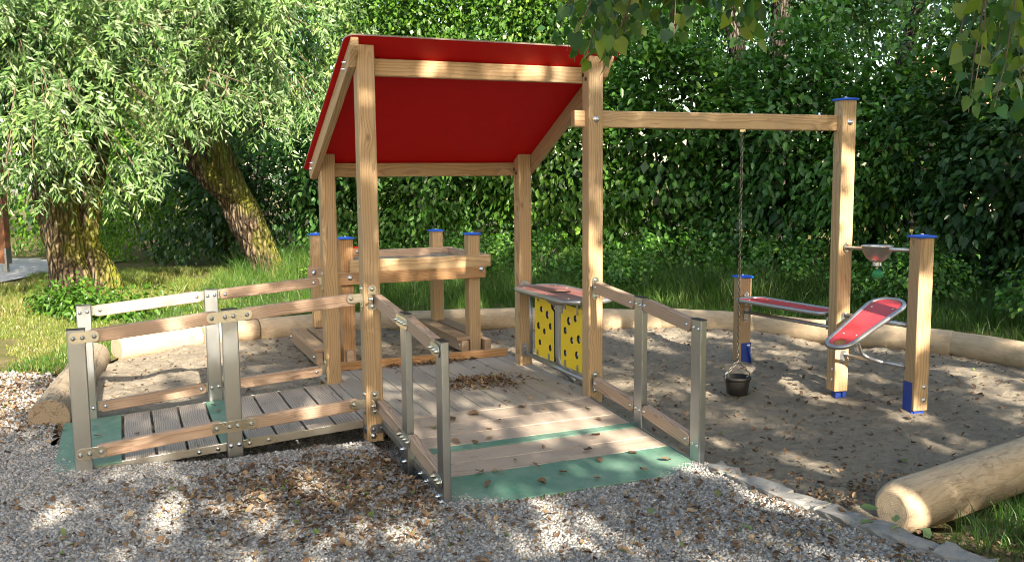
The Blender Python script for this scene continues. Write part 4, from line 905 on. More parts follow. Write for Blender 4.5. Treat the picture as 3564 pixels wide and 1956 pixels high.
# ------------------------------------------------------------------ border logs
def log(p0, p1, r0, r1, z, mat, label, dome=0.0, seed=0, name='border_log'):
    p0, p1 = Vector((p0[0], p0[1], z)), Vector((p1[0], p1[1], z)); L = (p1 - p0).length; n, m = 40, max(14, int(L / 0.07))
    A, _ = axis_frame(p0, p1, (0, 0, 1)); mid = (p0 + p1) / 2
    V = []; rows = []
    en = [0.0, 0.004, 0.010, 0.018, 0.03, 0.045, 0.065, 0.09, 0.115, 0.14]
    xs = [-L / 2 + q for q in en] + [-L / 2 + 0.14 + (L - 0.28) * i / m for i in range(1, m)] + [L / 2 - q for q in en[::-1]]
    for i, x in enumerate(xs):
        t = (x + L / 2) / L; r = r0 + (r1 - r0) * t
        e = min(x + L / 2, L / 2 - x)
        if dome > 0 and x + L / 2 < 0.14: r *= 0.64 + 0.36 * math.sqrt(max(0.0, 1 - (1 - (x + L / 2) / 0.14) ** 2))
        elif e < 0.03: r *= 0.965 + 0.035 * math.sqrt(max(0.0, 1 - (1 - e / 0.03) ** 2))
        cy = 0.018 * math.sin(x * 1.3 + seed); cz = 0.012 * math.sin(x * 1.9 + seed * 2)
        a = np.arange(n) * 2 * np.pi / n
        rr = r * (1 + 0.055 * (vnoise(np.cos(a) * 1.2 + x * 1.1 + seed * 5, np.sin(a) * 1.2 + seed, 9) - 0.5) * 2 + 0.022 * (vnoise(np.cos(a) * 3 + x * 4 + seed, np.sin(a) * 3, 10) - 0.5) * 2)
        rows.append(np.stack([np.full(n, x), cy + rr * np.cos(a), cz + rr * np.sin(a)], 1))
    Vn = np.concatenate(rows); mb = MB(); mb.v = [tuple(q) for q in Vn]
    for i in range(len(xs) - 1):
        for k in range(n): mb.f.append((i * n + k, i * n + (k + 1) % n, (i + 1) * n + (k + 1) % n, (i + 1) * n + k)); mb.sm.append(True); mb.mi.append(0)
    for i, rev in ((0, True), (len(xs) - 1, False)):
        # end face with an inner ring so that it shades flat
        f = tuple(i * n + k for k in range(n)); mb.f.append(f[::-1] if rev else f); mb.sm.append(False); mb.mi.append(0)
    o = mb.build(name, mat, None, Matrix.Translation(mid) @ A)
    return tag(o, label, 'log', 'peeled logs round the sand pit')
log((1.70, 3.99), (4.75, 5.85), 0.122, 0.128, 0.052, M['log'], 'thick pale peeled log with rounded sawn end at the right front by the grass', dome=0.045, seed=1)
log((-2.945, 5.66), (-3.62, 7.75), 0.128, 0.130, 0.040, M['log_old'], 'grey cracked log with sawn end beside the foot of the left ramp', seed=2)
log((-3.52, 7.98), (-2.99, 8.52), 0.128, 0.128, 0.070, M['log'], 'short sunlit log at the bend behind the left ramp', seed=3)
log((-2.96, 8.52), (-2.57, 8.92), 0.128, 0.125, 0.068, M['log'], 'very short sunlit log next to the bend, right of the lit joint', seed=4)
log((-2.54, 8.93), (-1.98, 9.32), 0.125, 0.125, 0.065, M['log_pale'], 'short pale log behind the middle post of the left ramp', seed=5)
log((-1.96, 9.35), (1.53, 9.32), 0.122, 0.125, 0.068, M['log_pale'], 'long pale log behind the sand table and the play house', seed=7)
log((1.53, 9.31), (2.44, 9.02), 0.125, 0.122, 0.068, M['log_pale'], 'pale knotty log behind the right handrail of the front ramp', seed=8)
log((2.44, 9.02), (3.16, 8.27), 0.122, 0.122, 0.070, M['log_pale'], 'pale log under the red shelf', seed=9)
log((3.16, 8.27), (3.81, 7.74), 0.122, 0.125, 0.068, M['log_pale'], 'pale log behind the red chute and the outer blue-capped post', seed=10)
log((3.81, 7.74), (4.9, 6.05), 0.125, 0.130, 0.068, M['log_pale'], 'pale log running out of view at the right edge', seed=11)
# ------------------------------------------------------------------ gravel stones
def in_view(x, y, z, margin=0.06):
    q = np.stack([x, y, z - CAM_H], -1); d = q @ np.array(_D); a = (q @ np.array(_X)) / d * F_PX / 1782; b = (q @ np.array(_Y)) / d * F_PX / 1782
    return (d > 0.2) & (np.abs(a) < 1 + margin) & (np.abs(b) < 0.549 + margin)
def pebbles(name, N, x0, x1, y0, y1, poly, smin, smax, dens):
    x = RNG.uniform(x0, x1, N); y = RNG.uniform(y0, y1, N)
    keep = inpoly(x, y, poly) & in_view(x, y, np.zeros(N)) & (RNG.random(N) < dens(x, y)); x, y = x[keep], y[keep]; n = len(x)
    s = smin + (smax - smin) * RNG.random(n) ** 2.2
    base = np.array([(i, j, k) for i in (-1, 1) for j in (-1, 1) for k in (-1, 1)], float)
    V = base[None] * (1 + RNG.uniform(-0.45, 0.25, (n, 8, 3))); V *= (s * 0.5)[:, None, None] * np.stack([RNG.uniform(0.8, 1.3, n), RNG.uniform(0.6, 1.0, n), RNG.uniform(0.4, 0.75, n)], -1)[:, None, :]
    q = RNG.normal(size=(n, 4)); q[:, 1:3] *= 0.35; q /= np.linalg.norm(q, axis=1)[:, None]; w_, xx, yy, zz = q.T
    Rm = np.stack([np.stack([1 - 2 * (yy ** 2 + zz ** 2), 2 * (xx * yy - zz * w_), 2 * (xx * zz + yy * w_)], -1), np.stack([2 * (xx * yy + zz * w_), 1 - 2 * (xx ** 2 + zz ** 2), 2 * (yy * zz - xx * w_)], -1), np.stack([2 * (xx * zz - yy * w_), 2 * (yy * zz + xx * w_), 1 - 2 * (xx ** 2 + yy ** 2)], -1)], 1)
    V = np.einsum('nij,nkj->nki', Rm, V) + np.stack([x, y, z_gravel(x, y) + s * 0.16], -1)[:, None, :]
    F = np.array([(0, 1, 3, 2), (4, 6, 7, 5), (0, 4, 5, 1), (2, 3, 7, 6), (0, 2, 6, 4), (1, 5, 7, 3)])
    fl = (F[None] + (np.arange(n) * 8)[:, None, None])
    me = np_mesh(name, V.reshape(-1, 3), fl, 4, M['pebble'], rnd=np.repeat(RNG.random(n), 8)); o = bpy.data.objects.new(name, me); place(o, I4); tag(o, kind='stuff'); return o
pebbles('gravel_stones', 190000, -3.2, 2.0, 3.2, 6.0, GRAV, 0.005, 0.0175, lambda x, y: np.clip(1.15 - (y - 4.4) * 0.25, 0.25, 1))
pebbles('gravel_stones', 20000, -6.0, -2.2, 5.4, 7.6, GRAV, 0.010, 0.028, lambda x, y: 0 * x + 0.8)
# ------------------------------------------------------------------ leaves
def unit(a): return a / (np.linalg.norm(a, axis=-1, keepdims=True) + 1e-9)
def leaf6(P, T, Nn, L, Wd, fold=0.18, droop=0.12):
    T = unit(T); S_ = unit(np.cross(Nn, T)); N2 = np.cross(T, S_); L = L[:, None]; W = Wd[:, None]
    b = P; t = P + T * L - N2 * L * droop
    l1 = P + T * L * 0.28 + S_ * W * 0.46 + N2 * W * fold; l2 = P + T * L * 0.66 + S_ * W * 0.38 + N2 * (W * fold - L * droop * 0.4)
    r1 = P + T * L * 0.28 - S_ * W * 0.46 + N2 * W * fold; r2 = P + T * L * 0.66 - S_ * W * 0.38 + N2 * (W * fold - L * droop * 0.4)
    V = np.stack([b, r1, r2, t, l2, l1], 1); F = np.array([(0, 1, 2, 3), (0, 3, 4, 5)])
    return V.reshape(-1, 3), (F[None] + (np.arange(len(P)) * 6)[:, None, None]).reshape(-1, 4), 6
def leaf4(P, T, Nn, L, Wd, mid=0.45):
    T = unit(T); S_ = unit(np.cross(Nn, T)); L = L[:, None]; W = Wd[:, None]
    V = np.stack([P, P + T * L * mid - S_ * W * 0.5, P + T * L, P + T * L * mid + S_ * W * 0.5], 1)
    return V.reshape(-1, 3), (np.array([(0, 1, 2, 3)])[None] + (np.arange(len(P)) * 4)[:, None, None]).reshape(-1, 4), 4
def foliage(name, parts, mat, parent=None, Mw=I4, rnd=None, kind=None):
    V, F, k = parts; n = len(V) // k
    if rnd is None: rnd = RNG.random(n)
    Mi = np.array(Mw.inverted()); Vl = V @ Mi[:3, :3].T + Mi[:3, 3]
    me = np_mesh(name, Vl, F, 4, mat, rnd=np.repeat(rnd, k)); o = bpy.data.objects.new(name, me); place(o, Mw, parent)
    if kind: o['kind'] = kind
    return o
def rdir(n): return unit(RNG.normal(size=(n, 3)))
def clump_leaves(C, per, spread, center, L, W, six=True, out=0.7, down=0.45, up=0.75, jitter=0.6):
    """leaves gathered in clumps round the points C; they face outwards and up and hang a little"""
    n = len(C) * per; Cc = np.repeat(C, per, 0)
    P = Cc + RNG.normal(size=(n, 3)) * (np.asarray(spread) * np.repeat(RNG.uniform(0.6, 1.3, len(C)), per)[:, None])
    O = unit(P - center); 
    T = O * out + np.array([0, 0, -down]) + rdir(n) * jitter; Nn = O * 0.45 + np.array([0, 0, up]) + rdir(n) * jitter
    l = L * RNG.uniform(0.65, 1.2, n) * np.repeat(RNG.uniform(0.72, 1.2, len(C)), per); w_ = W * RNG.uniform(0.7, 1.15, n)
    tone = np.clip(np.repeat(RNG.normal(0.5, 0.17, len(C)), per) + RNG.normal(0, 0.2, n), 0, 1)
    return (leaf6 if six else leaf4)(P, T, Nn, l, w_), tone
def surf_pts(n, c, r, bias=None, lo=0.72, hi=1.06, zmin=None, seed=0, lump=0.25):
    """points near the surface of a lumpy ellipsoid; bias = direction favoured"""
    out = []
    while sum(len(q) for q in out) < n:
        d = rdir(n * 2)
        if bias is not None:
            b = np.asarray(bias, float); b = b / np.linalg.norm(b); k = RNG.random(len(d)) < np.clip(0.30 + 0.85 * (d @ b), 0.08, 1); d = d[k]
        lp = 1 + lump * 2 * (vnoise(d[:, 0] * 2.2 + seed, d[:, 1] * 2.2 + d[:, 2] * 3.1, 50) - 0.5)
        p = np.asarray(c) + d * np.asarray(r) * (RNG.uniform(lo, hi, len(d)) * lp)[:, None]
        if zmin is not None: p = p[p[:, 2] > zmin]
        out.append(p)
    return np.concatenate(out)[:n]
def trunk_mesh(name, pts, radii, mat, parent=None, n=20, rough=0.12, seed=0, Mw=I4, extra=()):
    """bark-covered stem along pts, plus extra (pts, radii) limbs in the same mesh"""
    mb = MB()
    for j, (pp, rr) in enumerate([(pts, radii)] + list(extra)):
        pp = [Vector(q) for q in pp]; m = 10 * (len(pp) - 1); P = []; Rr = []
        for i in range(m + 1):
            t = i / m * (len(pp) - 1); k = min(int(t), len(pp) - 2); f = t - k
            p0, p1, p2, p3 = pp[max(k - 1, 0)], pp[k], pp[k + 1], pp[min(k + 2, len(pp) - 1)]
            P.append(0.5 * ((2 * p1) + (p2 - p0) * f + (2 * p0 - 5 * p1 + 4 * p2 - p3) * f * f + (3 * p1 - p0 - 3 * p2 + p3) * f ** 3)); Rr.append(rr[k] * (1 - f) + rr[k + 1] * f)
        nn = n if Rr[0] > 0.06 else 8
        b0 = len(mb.v); mb.tube(P, Rr, nn)
        for i in range(m + 1):
            for k in range(nn):
                v = Vector(mb.v[b0 + i * nn + k]); a = 2 * math.pi * k / nn; hgt = i / m * 3.0 * (len(pp) - 1)
                q = vnoise(np.array([math.cos(a) * 2.4 + seed + j]), np.array([math.sin(a) * 2.4 + hgt * 0.35]), 61)[0] + 0.5 * vnoise(np.array([math.cos(a) * 6 + seed]), np.array([math.sin(a) * 6 + hgt]), 62)[0] - 0.75
                mb.v[b0 + i * nn + k] = tuple(v + (v - P[i]) * (rough * 2 * q))
    Mi = Mw.inverted(); mb.v = [tuple(Mi @ Vector(q)) for q in mb.v]
    return mb.build(name, mat, parent, Mw)

# ------------------------------------------------------------------ hedge of shrubs behind the sand pit
def shrub(x, y, rx, ry, h, nclump, per, L, W, mat, label, seed, flowers=0, base=0.12, cat='shrub', group='shrubs of the hedge', lump=0.25, spread=0.17, name='hedge_shrub', back=True):
    Mw = Matrix.Translation((x, y, 0)); root = thing(name, Mw, label, cat, group)
    c = np.array([x, y, h * 0.5]); r = np.array([rx, ry, h * 0.52])
    C = surf_pts(nclump, c, r, bias=(-x * 0.05 - 0.05, -1, 0.35), zmin=base, seed=seed, lump=lump)
    parts, tone = clump_leaves(C, per, spread, c, L, W)
    foliage('foliage', parts, M[mat], root, Mw, tone)
    if back:                                                   # larger leaves, coloured darker to paint shade into the shrub's depth
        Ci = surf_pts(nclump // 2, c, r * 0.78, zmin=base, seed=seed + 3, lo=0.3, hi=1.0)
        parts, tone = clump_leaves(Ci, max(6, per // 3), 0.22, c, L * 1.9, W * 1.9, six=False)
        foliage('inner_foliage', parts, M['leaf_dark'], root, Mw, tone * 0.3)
    Cs = np.stack([x + rx * 1.05 * RNG.uniform(-1, 1, nclump // 4), y - ry * RNG.uniform(0.1, 0.85, nclump // 4), RNG.uniform(0.05, min(1.0, h * 0.5), nclump // 4)], -1) if back else None
    if back:
        parts, tone = clump_leaves(Cs, per, spread, c, L * 0.9, W * 0.9); foliage('foliage', parts, M[mat], root, Mw, tone * 0.8)
    ex = []
    for k in range(5):
        a = random.uniform(0, 6.28); t = random.uniform(0.3, 0.8)
        ex.append(([(x + 0.1 * math.cos(a), y + 0.1 * math.sin(a), -0.05), (x + rx * 0.35 * math.cos(a), y + ry * 0.35 * math.sin(a), h * 0.4), (x + rx * t * math.cos(a), y + ry * t * math.sin(a), h * 0.85)], (0.03, 0.022, 0.006)))
    trunk_mesh('stem', ex[0][0], ex[0][1], M['stem'], root, seed=seed, Mw=Mw, extra=ex[1:])
    if flowers:
        Fp = surf_pts(flowers, c, r * 1.0, bias=(0, -1, 0.4), zmin=0.6, seed=seed, lump=lump, lo=0.95, hi=1.08)
        n = flowers * 9; P = np.repeat(Fp, 9, 0) + RNG.normal(size=(n, 3)) * np.array([0.032, 0.032, 0.010]); Nn = np.array([0, -0.5, 1.0]) + rdir(n) * 0.5
        foliage('blossoms', leaf4(P, rdir(n), Nn, RNG.uniform(0.016, 0.03, n), RNG.uniform(0.014, 0.026, n)), M['blossom'], root, Mw)
    return root
hedge = [
 # x, y, rx, ry, h, clumps, per, label
 (-6.9, 17.6, 1.5, 1.3, 3.6, 150, 40, 'leaf_bright', 'bright sunlit shrub at the far left beyond the willow trunks', 0),
 (-8.9, 19.2, 1.6, 1.3, 4.2, 150, 40, 'leaf_bright', 'yellow-green shrub at the left edge behind the grey side path', 0),
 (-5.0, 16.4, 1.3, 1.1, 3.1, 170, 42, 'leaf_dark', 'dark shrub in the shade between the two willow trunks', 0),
 (-2.9, 15.9, 1.3, 1.1, 3.3, 200, 44, 'leaf_shrub_b', 'shaded shrub right behind the leaning willow trunk', 0),
 (-1.0, 15.5, 1.35, 1.15, 3.7, 240, 46, 'leaf_shrub', 'leafy shrub behind the left posts of the play house', 10),
 (0.9, 15.2, 1.35, 1.15, 3.9, 250, 46, 'leaf_shrub_c', 'tall leafy shrub seen between the posts under the red roof', 14),
 (2.6, 14.5, 1.25, 1.15, 4.2, 260, 46, 'leaf_shrub', 'tall white-flowering shrub behind the right post of the play house', 60),
 (4.1, 13.6, 1.25, 1.10, 3.75, 250, 46, 'leaf_shrub_b', 'white-flowering shrub behind the hanging chain', 44),
 (5.3, 12.5, 1.20, 1.10, 3.5, 230, 46, 'leaf_shrub', 'dense shrub behind the tall blue-capped post', 6),
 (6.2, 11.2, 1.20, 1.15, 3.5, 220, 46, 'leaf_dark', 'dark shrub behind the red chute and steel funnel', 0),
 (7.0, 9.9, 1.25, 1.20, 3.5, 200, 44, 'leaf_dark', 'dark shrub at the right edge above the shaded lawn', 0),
]
LSZ = [0.11, 0.12, 0.11, 0.13, 0.125, 0.14, 0.13, 0.145, 0.12, 0.13, 0.13]
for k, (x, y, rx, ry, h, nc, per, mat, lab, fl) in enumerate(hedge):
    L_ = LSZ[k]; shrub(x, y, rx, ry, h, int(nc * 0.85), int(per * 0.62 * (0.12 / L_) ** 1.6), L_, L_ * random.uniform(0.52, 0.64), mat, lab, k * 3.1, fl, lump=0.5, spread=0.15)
for k, (x, y, rx, h, lab) in enumerate([(-5.35, 10.8, 0.30, 0.22, 'low bright weeds round the foot of the left willow'), (-4.6, 10.4, 0.5, 0.22, 'low leafy weeds on the lawn between the willows'), (-2.2, 12.6, 0.7, 0.55, 'leafy weeds at the hedge foot left of the play house'), (2.3, 12.6, 0.8, 0.7, 'leafy weeds at the hedge foot behind the front ramp'), (5.6, 9.0, 0.7, 0.55, 'dark leafy weeds at the hedge foot on the right'), (0.3, 12.9, 0.9, 0.7, 'leafy weeds at the hedge foot behind the sand table'), (3.6, 11.9, 0.8, 0.65, 'leafy weeds at the hedge foot behind the hanging chain'), (4.7, 10.6, 0.75, 0.6, 'leafy weeds at the hedge foot behind the tall blue-capped post'), (-0.9, 13.1, 0.8, 0.6, 'leafy weeds seen between the left posts of the play house'), (1.4, 11.7, 0.6, 0.5, 'weeds in the tall grass behind the yellow panels')]):
    shrub(x, y, rx, rx * 0.8, h, 60, 22, 0.07, 0.05, 'leaf_shrub_c' if k < 2 else 'leaf_shrub', lab, k * 2.3 + 40, 0, base=0.02, cat='weeds', group='weeds at the hedge foot', name='weed_clump', spread=0.10, back=False)
# ------------------------------------------------------------------ trees behind the hedge
def tree(x, y, pts, radii, c, r, nclump, per, L, mat, label, seed, barkm='bark', extra=(), spread=0.3):
    Mw = Matrix.Translation((x, y, 0)); root = thing('background_tree', Mw, label, 'tree', 'trees behind the hedge')
    trunk_mesh('trunk', pts, radii, M[barkm], root, seed=seed, Mw=Mw, extra=extra)
    C = surf_pts(nclump, c, r, bias=(0, -1, 0), lo=0.35, hi=1.05, seed=seed, zmin=2.2)
    parts, tone = clump_leaves(C, per, spread, np.array(c), L, L * 0.62, six=False)
    foliage('crown', parts, M[mat], root, Mw, tone); return root
tree(4.7, 17.0, [(4.9, 17, -0.1), (4.45, 17, 2.6), (4.2, 17, 3.6), (3.95, 17, 5.2), (3.9, 17, 8)], (0.20, 0.17, 0.155, 0.13, 0.08), (2.9, 18.0, 5.5), (2.4, 1.2, 2.6), 460, 40, 0.12, 'leaf_tree', 'tree with slanting trunk above the hanging chain', 1)
tree(5.1, 17.3, [(5.0, 17.3, -0.1), (4.98, 17.3, 2.5), (5.02, 17.3, 4.5), (5.1, 17.3, 8.5)], (0.24, 0.21, 0.18, 0.12), (6.2, 18.3, 5.5), (2.0, 1.3, 2.5), 380, 38, 0.12, 'leaf_tree', 'tree with straight dark trunk left of the tall blue-capped post', 2, extra=[([(6.9, 16.6, 1.2), (6.95, 16.6, 2.6), (7.1, 16.6, 3.9), (7.6, 16.6, 5.6)], (0.17, 0.15, 0.12, 0.06))])
tree(8.3, 15.2, [(8.3, 15.2, -0.1), (8.3, 15.2, 3), (8.5, 15.2, 7)], (0.2, 0.17, 0.09), (7.9, 15.0, 4.6), (1.8, 1.6, 2.4), 340, 42, 0.11, 'leaf_dark', 'dark tree right of the tall blue-capped post', 3)
tree(10.2, 14.6, [(10.2, 14.6, -0.1), (10.2, 14.6, 3), (10.3, 14.6, 7)], (0.2, 0.17, 0.09), (9.6, 14.4, 4.3), (1.4, 1.5, 2.4), 150, 40, 0.11, 'leaf_dark', 'thin dark tree at the right edge in front of the house', 4)
tree(0.6, 18.5, [(0.6, 18.5, -0.1), (0.6, 18.5, 3), (0.5, 18.5, 8)], (0.2, 0.17, 0.09), (0.7, 18.5, 5.3), (2.2, 1.6, 2.6), 420, 40, 0.12, 'leaf_shrub_c', 'light green tree above the middle of the red roof', 5)
tree(-2.0, 18.6, [(-2.0, 18.6, -0.1), (-2.0, 18.6, 3), (-2.1, 18.6, 8)], (0.2, 0.17, 0.09), (-1.9, 18.5, 5.2), (2.1, 1.6, 2.6), 420, 40, 0.12, 'leaf_shrub_c', 'light green tree above the left end of the red roof', 6)
tree(-5.5, 20.0, [(-5.5, 20, -0.1), (-5.5, 20, 3), (-5.5, 20, 8)], (0.2, 0.17, 0.09), (-5.5, 20, 5.2), (2.9, 1.8, 3.2), 330, 42, 0.15, 'leaf_dark', 'dark tree hidden behind the willow crowns', 7)
tree(-9.8, 22.0, [(-9.8, 22, -0.1), (-9.8, 22, 3), (-9.8, 22, 8)], (0.2, 0.17, 0.09), (-9.8, 22, 4.8), (3.0, 1.8, 3.4), 300, 42, 0.15, 'leaf_bright', 'bright tree behind the side path at the far left', 8)
# far-off greenery closing the horizon, one mass
C = np.stack([RNG.uniform(-26, 30, 1500), RNG.uniform(27, 33, 1500), RNG.uniform(0.1, 8.2, 1500)], -1)
C = C[~((C[:, 0] > 13.5) & (C[:, 2] > 2.6))]
C = C[~((C[:, 0] > 7.2) & (C[:, 0] < 10.2) & (C[:, 2] > 6.0))]
nb = 700; ang = RNG.uniform(np.pi * 1.02, np.pi * 1.98, nb); rb = RNG.uniform(17, 21, nb); C = np.concatenate([C, np.stack([rb * np.cos(ang), rb * np.sin(ang) + 3, RNG.uniform(0.2, 6.0, nb)], -1)])  # unseen arc behind the camera, added to darken reflections in the steel
parts, tone = clump_leaves(C, 30, 0.62, np.array([0, 5, 2.0]), 0.32, 0.22, six=False)
foliage('distant_greenery', parts, M['leaf_dark'], None, I4, tone, kind='stuff')
# ------------------------------------------------------------------ the two willows
def willow(root_xy, label, trunk, crown_c, crown_r, ntwig, seed, fringe, limbs=(), zmin=None):
    x, y = root_xy; Mw = Matrix.Translation((x, y, 0)); root = thing('willow_tree', Mw, label, 'tree', 'willows on the left')
    trunk_mesh('trunk', trunk[0], trunk[1], M['bark_willow'], root, n=28, rough=0.16, seed=seed, Mw=Mw, extra=limbs)
    c, r = np.array(crown_c), np.array(crown_r)
    # boughs of leafy shoots: shoots sit in hanging clusters, each a tuft of narrow leaves
    nc = ntwig // 14
    Cc = surf_pts(nc, c, r, bias=(0.05, -1, 0.2), lo=0.50, hi=1.08, seed=seed, lump=0.6)
    P0 = np.repeat(Cc, 14, 0) + RNG.normal(size=(nc * 14, 3)) * np.array([0.14, 0.14, 0.19]) * np.repeat(RNG.uniform(0.6, 1.25, nc), 14)[:, None]
    ctone = np.repeat(RNG.normal(0.45, 0.2, nc), 14)
    k = P0[:, 2] > fringe(P0[:, 0]) + 0.22; P0, ctone = P0[k], ctone[k]
    n = len(P0); O = unit((P0 - c) * np.array([1, 1, 0.4])); ln = RNG.uniform(0.09, 0.22, n); K = 10
    sway = rdir(n) * 0.75; ts = np.linspace(0, 1, K)[None, :, None]
    dirn = O[:, None, :] * 0.75 + np.array([0, 0, -1.0]) * (0.05 + 0.6 * ts) + sway[:, None, :]
    pts = P0[:, None, :] + dirn * ts * ln[:, None, None]
    tang = unit(np.gradient(pts, axis=1)); keep = pts[:, :, 2] > fringe(pts[:, :, 0])
    P = pts[keep]; Tg = tang[keep]; m = len(P); tt = np.broadcast_to(ts[..., 0], (n, K))[keep]
    side = unit(np.cross(Tg, rdir(m))); T = Tg * (0.25 + 0.7 * tt)[:, None] + side * 0.95 + np.array([0, 0, -0.30]); Nn = unit(np.cross(side, Tg)) + np.array([0, -0.35, 0.75]) + rdir(m) * 0.4
    tone = np.clip(np.repeat(ctone, K).reshape(n, K)[keep] + 0.10 * tt + RNG.normal(0, 0.14, m), 0, 1)
    foliage('crown', leaf4(P + rdir(m) * 0.010, T, Nn, RNG.uniform(0.070, 0.135, m), RNG.uniform(0.019, 0.032, m), 0.42), M['leaf_willow'], root, Mw, tone)
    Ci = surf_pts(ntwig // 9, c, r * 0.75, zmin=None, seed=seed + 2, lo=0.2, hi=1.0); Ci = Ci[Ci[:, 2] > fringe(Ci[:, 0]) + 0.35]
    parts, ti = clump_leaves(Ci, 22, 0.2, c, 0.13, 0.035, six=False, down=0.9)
    foliage('inner_foliage', parts, M['leaf_dark'], root, Mw, ti * 0.4)  # dark leaf colour paints the shade inside the crown
    mb = MB()
    for i in range(0, n, 6):
        q = pts[i]; q0 = q[0] + (c - q[0]) * 0.22 + np.array([0, 0, 0.12]); mb.tube([tuple(Mw.inverted() @ Vector(w_)) for w_ in (q0, q[0], q[8])], (0.007, 0.004, 0.002), 4, cap=False)
    tw = mb.build('twigs', M['twig'], root, Mw); tw['kind'] = 'stuff'; return root
def fr1(x): return np.interp(x, [-7, -5.8, -5.2, -4.6, -4.2, -3.6, -3.0], [1.0, 1.02, 1.08, 1.12, 1.22, 1.9, 2.2])
def fr2(x): return np.interp(x, [-5.5, -4.5, -3.95, -3.75, -3.58, -3.22, -3.05, -2.9, -2.6, -2.2, -1.8], [1.2, 1.15, 1.40, 1.50, 2.05, 2.15, 1.75, 2.05, 1.6, 1.55, 1.95])
willow((-5.75, 12.0), 'thick old willow with split trunk at the left, its crown in full sun', ([(-5.72, 12.0, -0.15), (-5.74, 12.0, 0.15), (-5.82, 12.0, 0.5), (-5.93, 12.0, 1.0), (-6.05, 12.0, 1.6), (-6.3, 12.1, 2.6), (-6.4, 12.2, 4.2)], (0.41, 0.355, 0.295, 0.27, 0.265, 0.23, 0.13)),
       (-5.6, 10.9, 3.05), (2.1, 1.75, 2.2), 3300, 3.3, fr1,
       limbs=[([(-5.38, 11.95, -0.15), (-5.36, 11.95, 0.12), (-5.40, 11.97, 0.36), (-5.60, 12.05, 0.72), (-5.62, 12.15, 1.2), (-5.45, 12.3, 2.2), (-5.0, 12.4, 3.4)], (0.20, 0.19, 0.155, 0.13, 0.16, 0.13, 0.06)), ([(-6.2, 12.1, 2.2), (-6.8, 11.6, 2.9), (-7.4, 11.2, 3.8)], (0.14, 0.10, 0.05)), ([(-6.0, 12.0, 1.7), (-5.3, 11.4, 2.6), (-4.6, 10.9, 3.2)], (0.13, 0.08, 0.04))])
willow((-3.62, 13.65), 'leaning willow with mossy trunk left of the play house', ([(-3.55, 13.65, -0.15), (-3.62, 13.65, 0.1), (-3.78, 13.65, 0.5), (-4.0, 13.65, 1.0), (-4.22, 13.65, 1.5), (-4.42, 13.65, 2.2), (-4.6, 13.65, 3.0), (-4.75, 13.65, 4.5)], (0.24, 0.215, 0.225, 0.235, 0.225, 0.19, 0.16, 0.1)),
       (-3.55, 12.1, 3.55), (1.8, 1.6, 2.0), 2700, 7.7, fr2,
       limbs=[([(-4.12, 13.6, 1.25), (-4.50, 13.5, 1.65), (-4.95, 13.4, 2.3), (-5.3, 13.3, 3.4)], (0.17, 0.15, 0.12, 0.06)), ([(-4.5, 13.6, 2.5), (-3.9, 13.0, 3.1), (-3.2, 12.4, 3.5)], (0.10, 0.07, 0.03)), ([(-4.4, 13.6, 2.3), (-4.3, 12.9, 2.9), (-4.1, 12.0, 3.5)], (0.10, 0.07, 0.03))])
# ------------------------------------------------------------------ linden behind the viewer: throws the dappled shade, two boughs hang into view
tA = np.array([-math.sin(R_(SUN_AZ)), math.cos(R_(SUN_AZ)), 0.0]); Sn = np.array(S); bA = np.cross(Sn, tA) * -1
if bA[2] < 0: bA = -bA
def open_want(a, b):
    """share of the sun that the crown should let through, in the plane across the sun's rays"""
    w = np.full(np.shape(a), 0.17)
    def put(c, q):
        nonlocal w; w = np.where(c, q, w)
    put((a < 0.9) & (b < 2.3), 0.30); put((a < 0.9) & (b >= 2.3), 0.12)
    put((a < 0.55) & (b >= 3.2), 0.9); put((a < 0.55) & (b >= 3.55) & (b < 3.8), 0.65); put((a < 0.55) & (b >= 3.8), 1.0); put((a >= 0.55) & (a < 0.95) & (b >= 3.45), 0.6); put((a >= 0.55) & (a < 0.95) & (b >= 4.0), 1.0)
    put((a < -0.8) & (b > 2.95), 0.8); put((a < -0.8) & (b > 3.4), 1.0)
    put((a >= 0.9) & (a < 2.5) & (b < 1.7), 0.22); put((a >= 2.4) & (a < 3.6) & (b < 2.0), 0.36); put((a >= 1.4) & (a < 2.8) & (b >= 1.8) & (b < 2.6), 0.34)
    put((a >= 2.9) & (a < 6.6) & (b >= 1.7) & (b < 4.0), 0.36); put((a >= 4.2) & (a < 5.2) & (b >= 2.4) & (b < 4.3), 0.50)
    put((a >= 3.6) & (b >= 4.2) & (b < 5.4), 0.13); put((a >= 2.4) & (a < 6.8) & (b >= 5.4), 0.42); put((a >= 6.8) & (b >= 2.0), 0.05)
    put((a >= 0.95) & (a < 2.4) & (b > 5.0), 1.0); put((a >= 2.4) & (a < 3.2) & (b > 5.6), 0.5)
    return w
def outside_view(P, near=1.0):
    q = P - np.array([0, 0, CAM_H]); d = q @ np.array(_D); ax_ = np.abs(q @ np.array(_X)) / np.maximum(d, 1e-3); ay = np.abs(q @ np.array(_Y)) / np.maximum(d, 1e-3)
    return (d < 0.2) | (ax_ > 0.66) | (ay > 0.40)
lx, ly = 5.2, -2.6
Mw = Matrix.Translation((lx, ly, 0)); linden = thing('linden_tree', Mw, 'big linden whose leafy boughs hang into the top right of the view', 'tree')
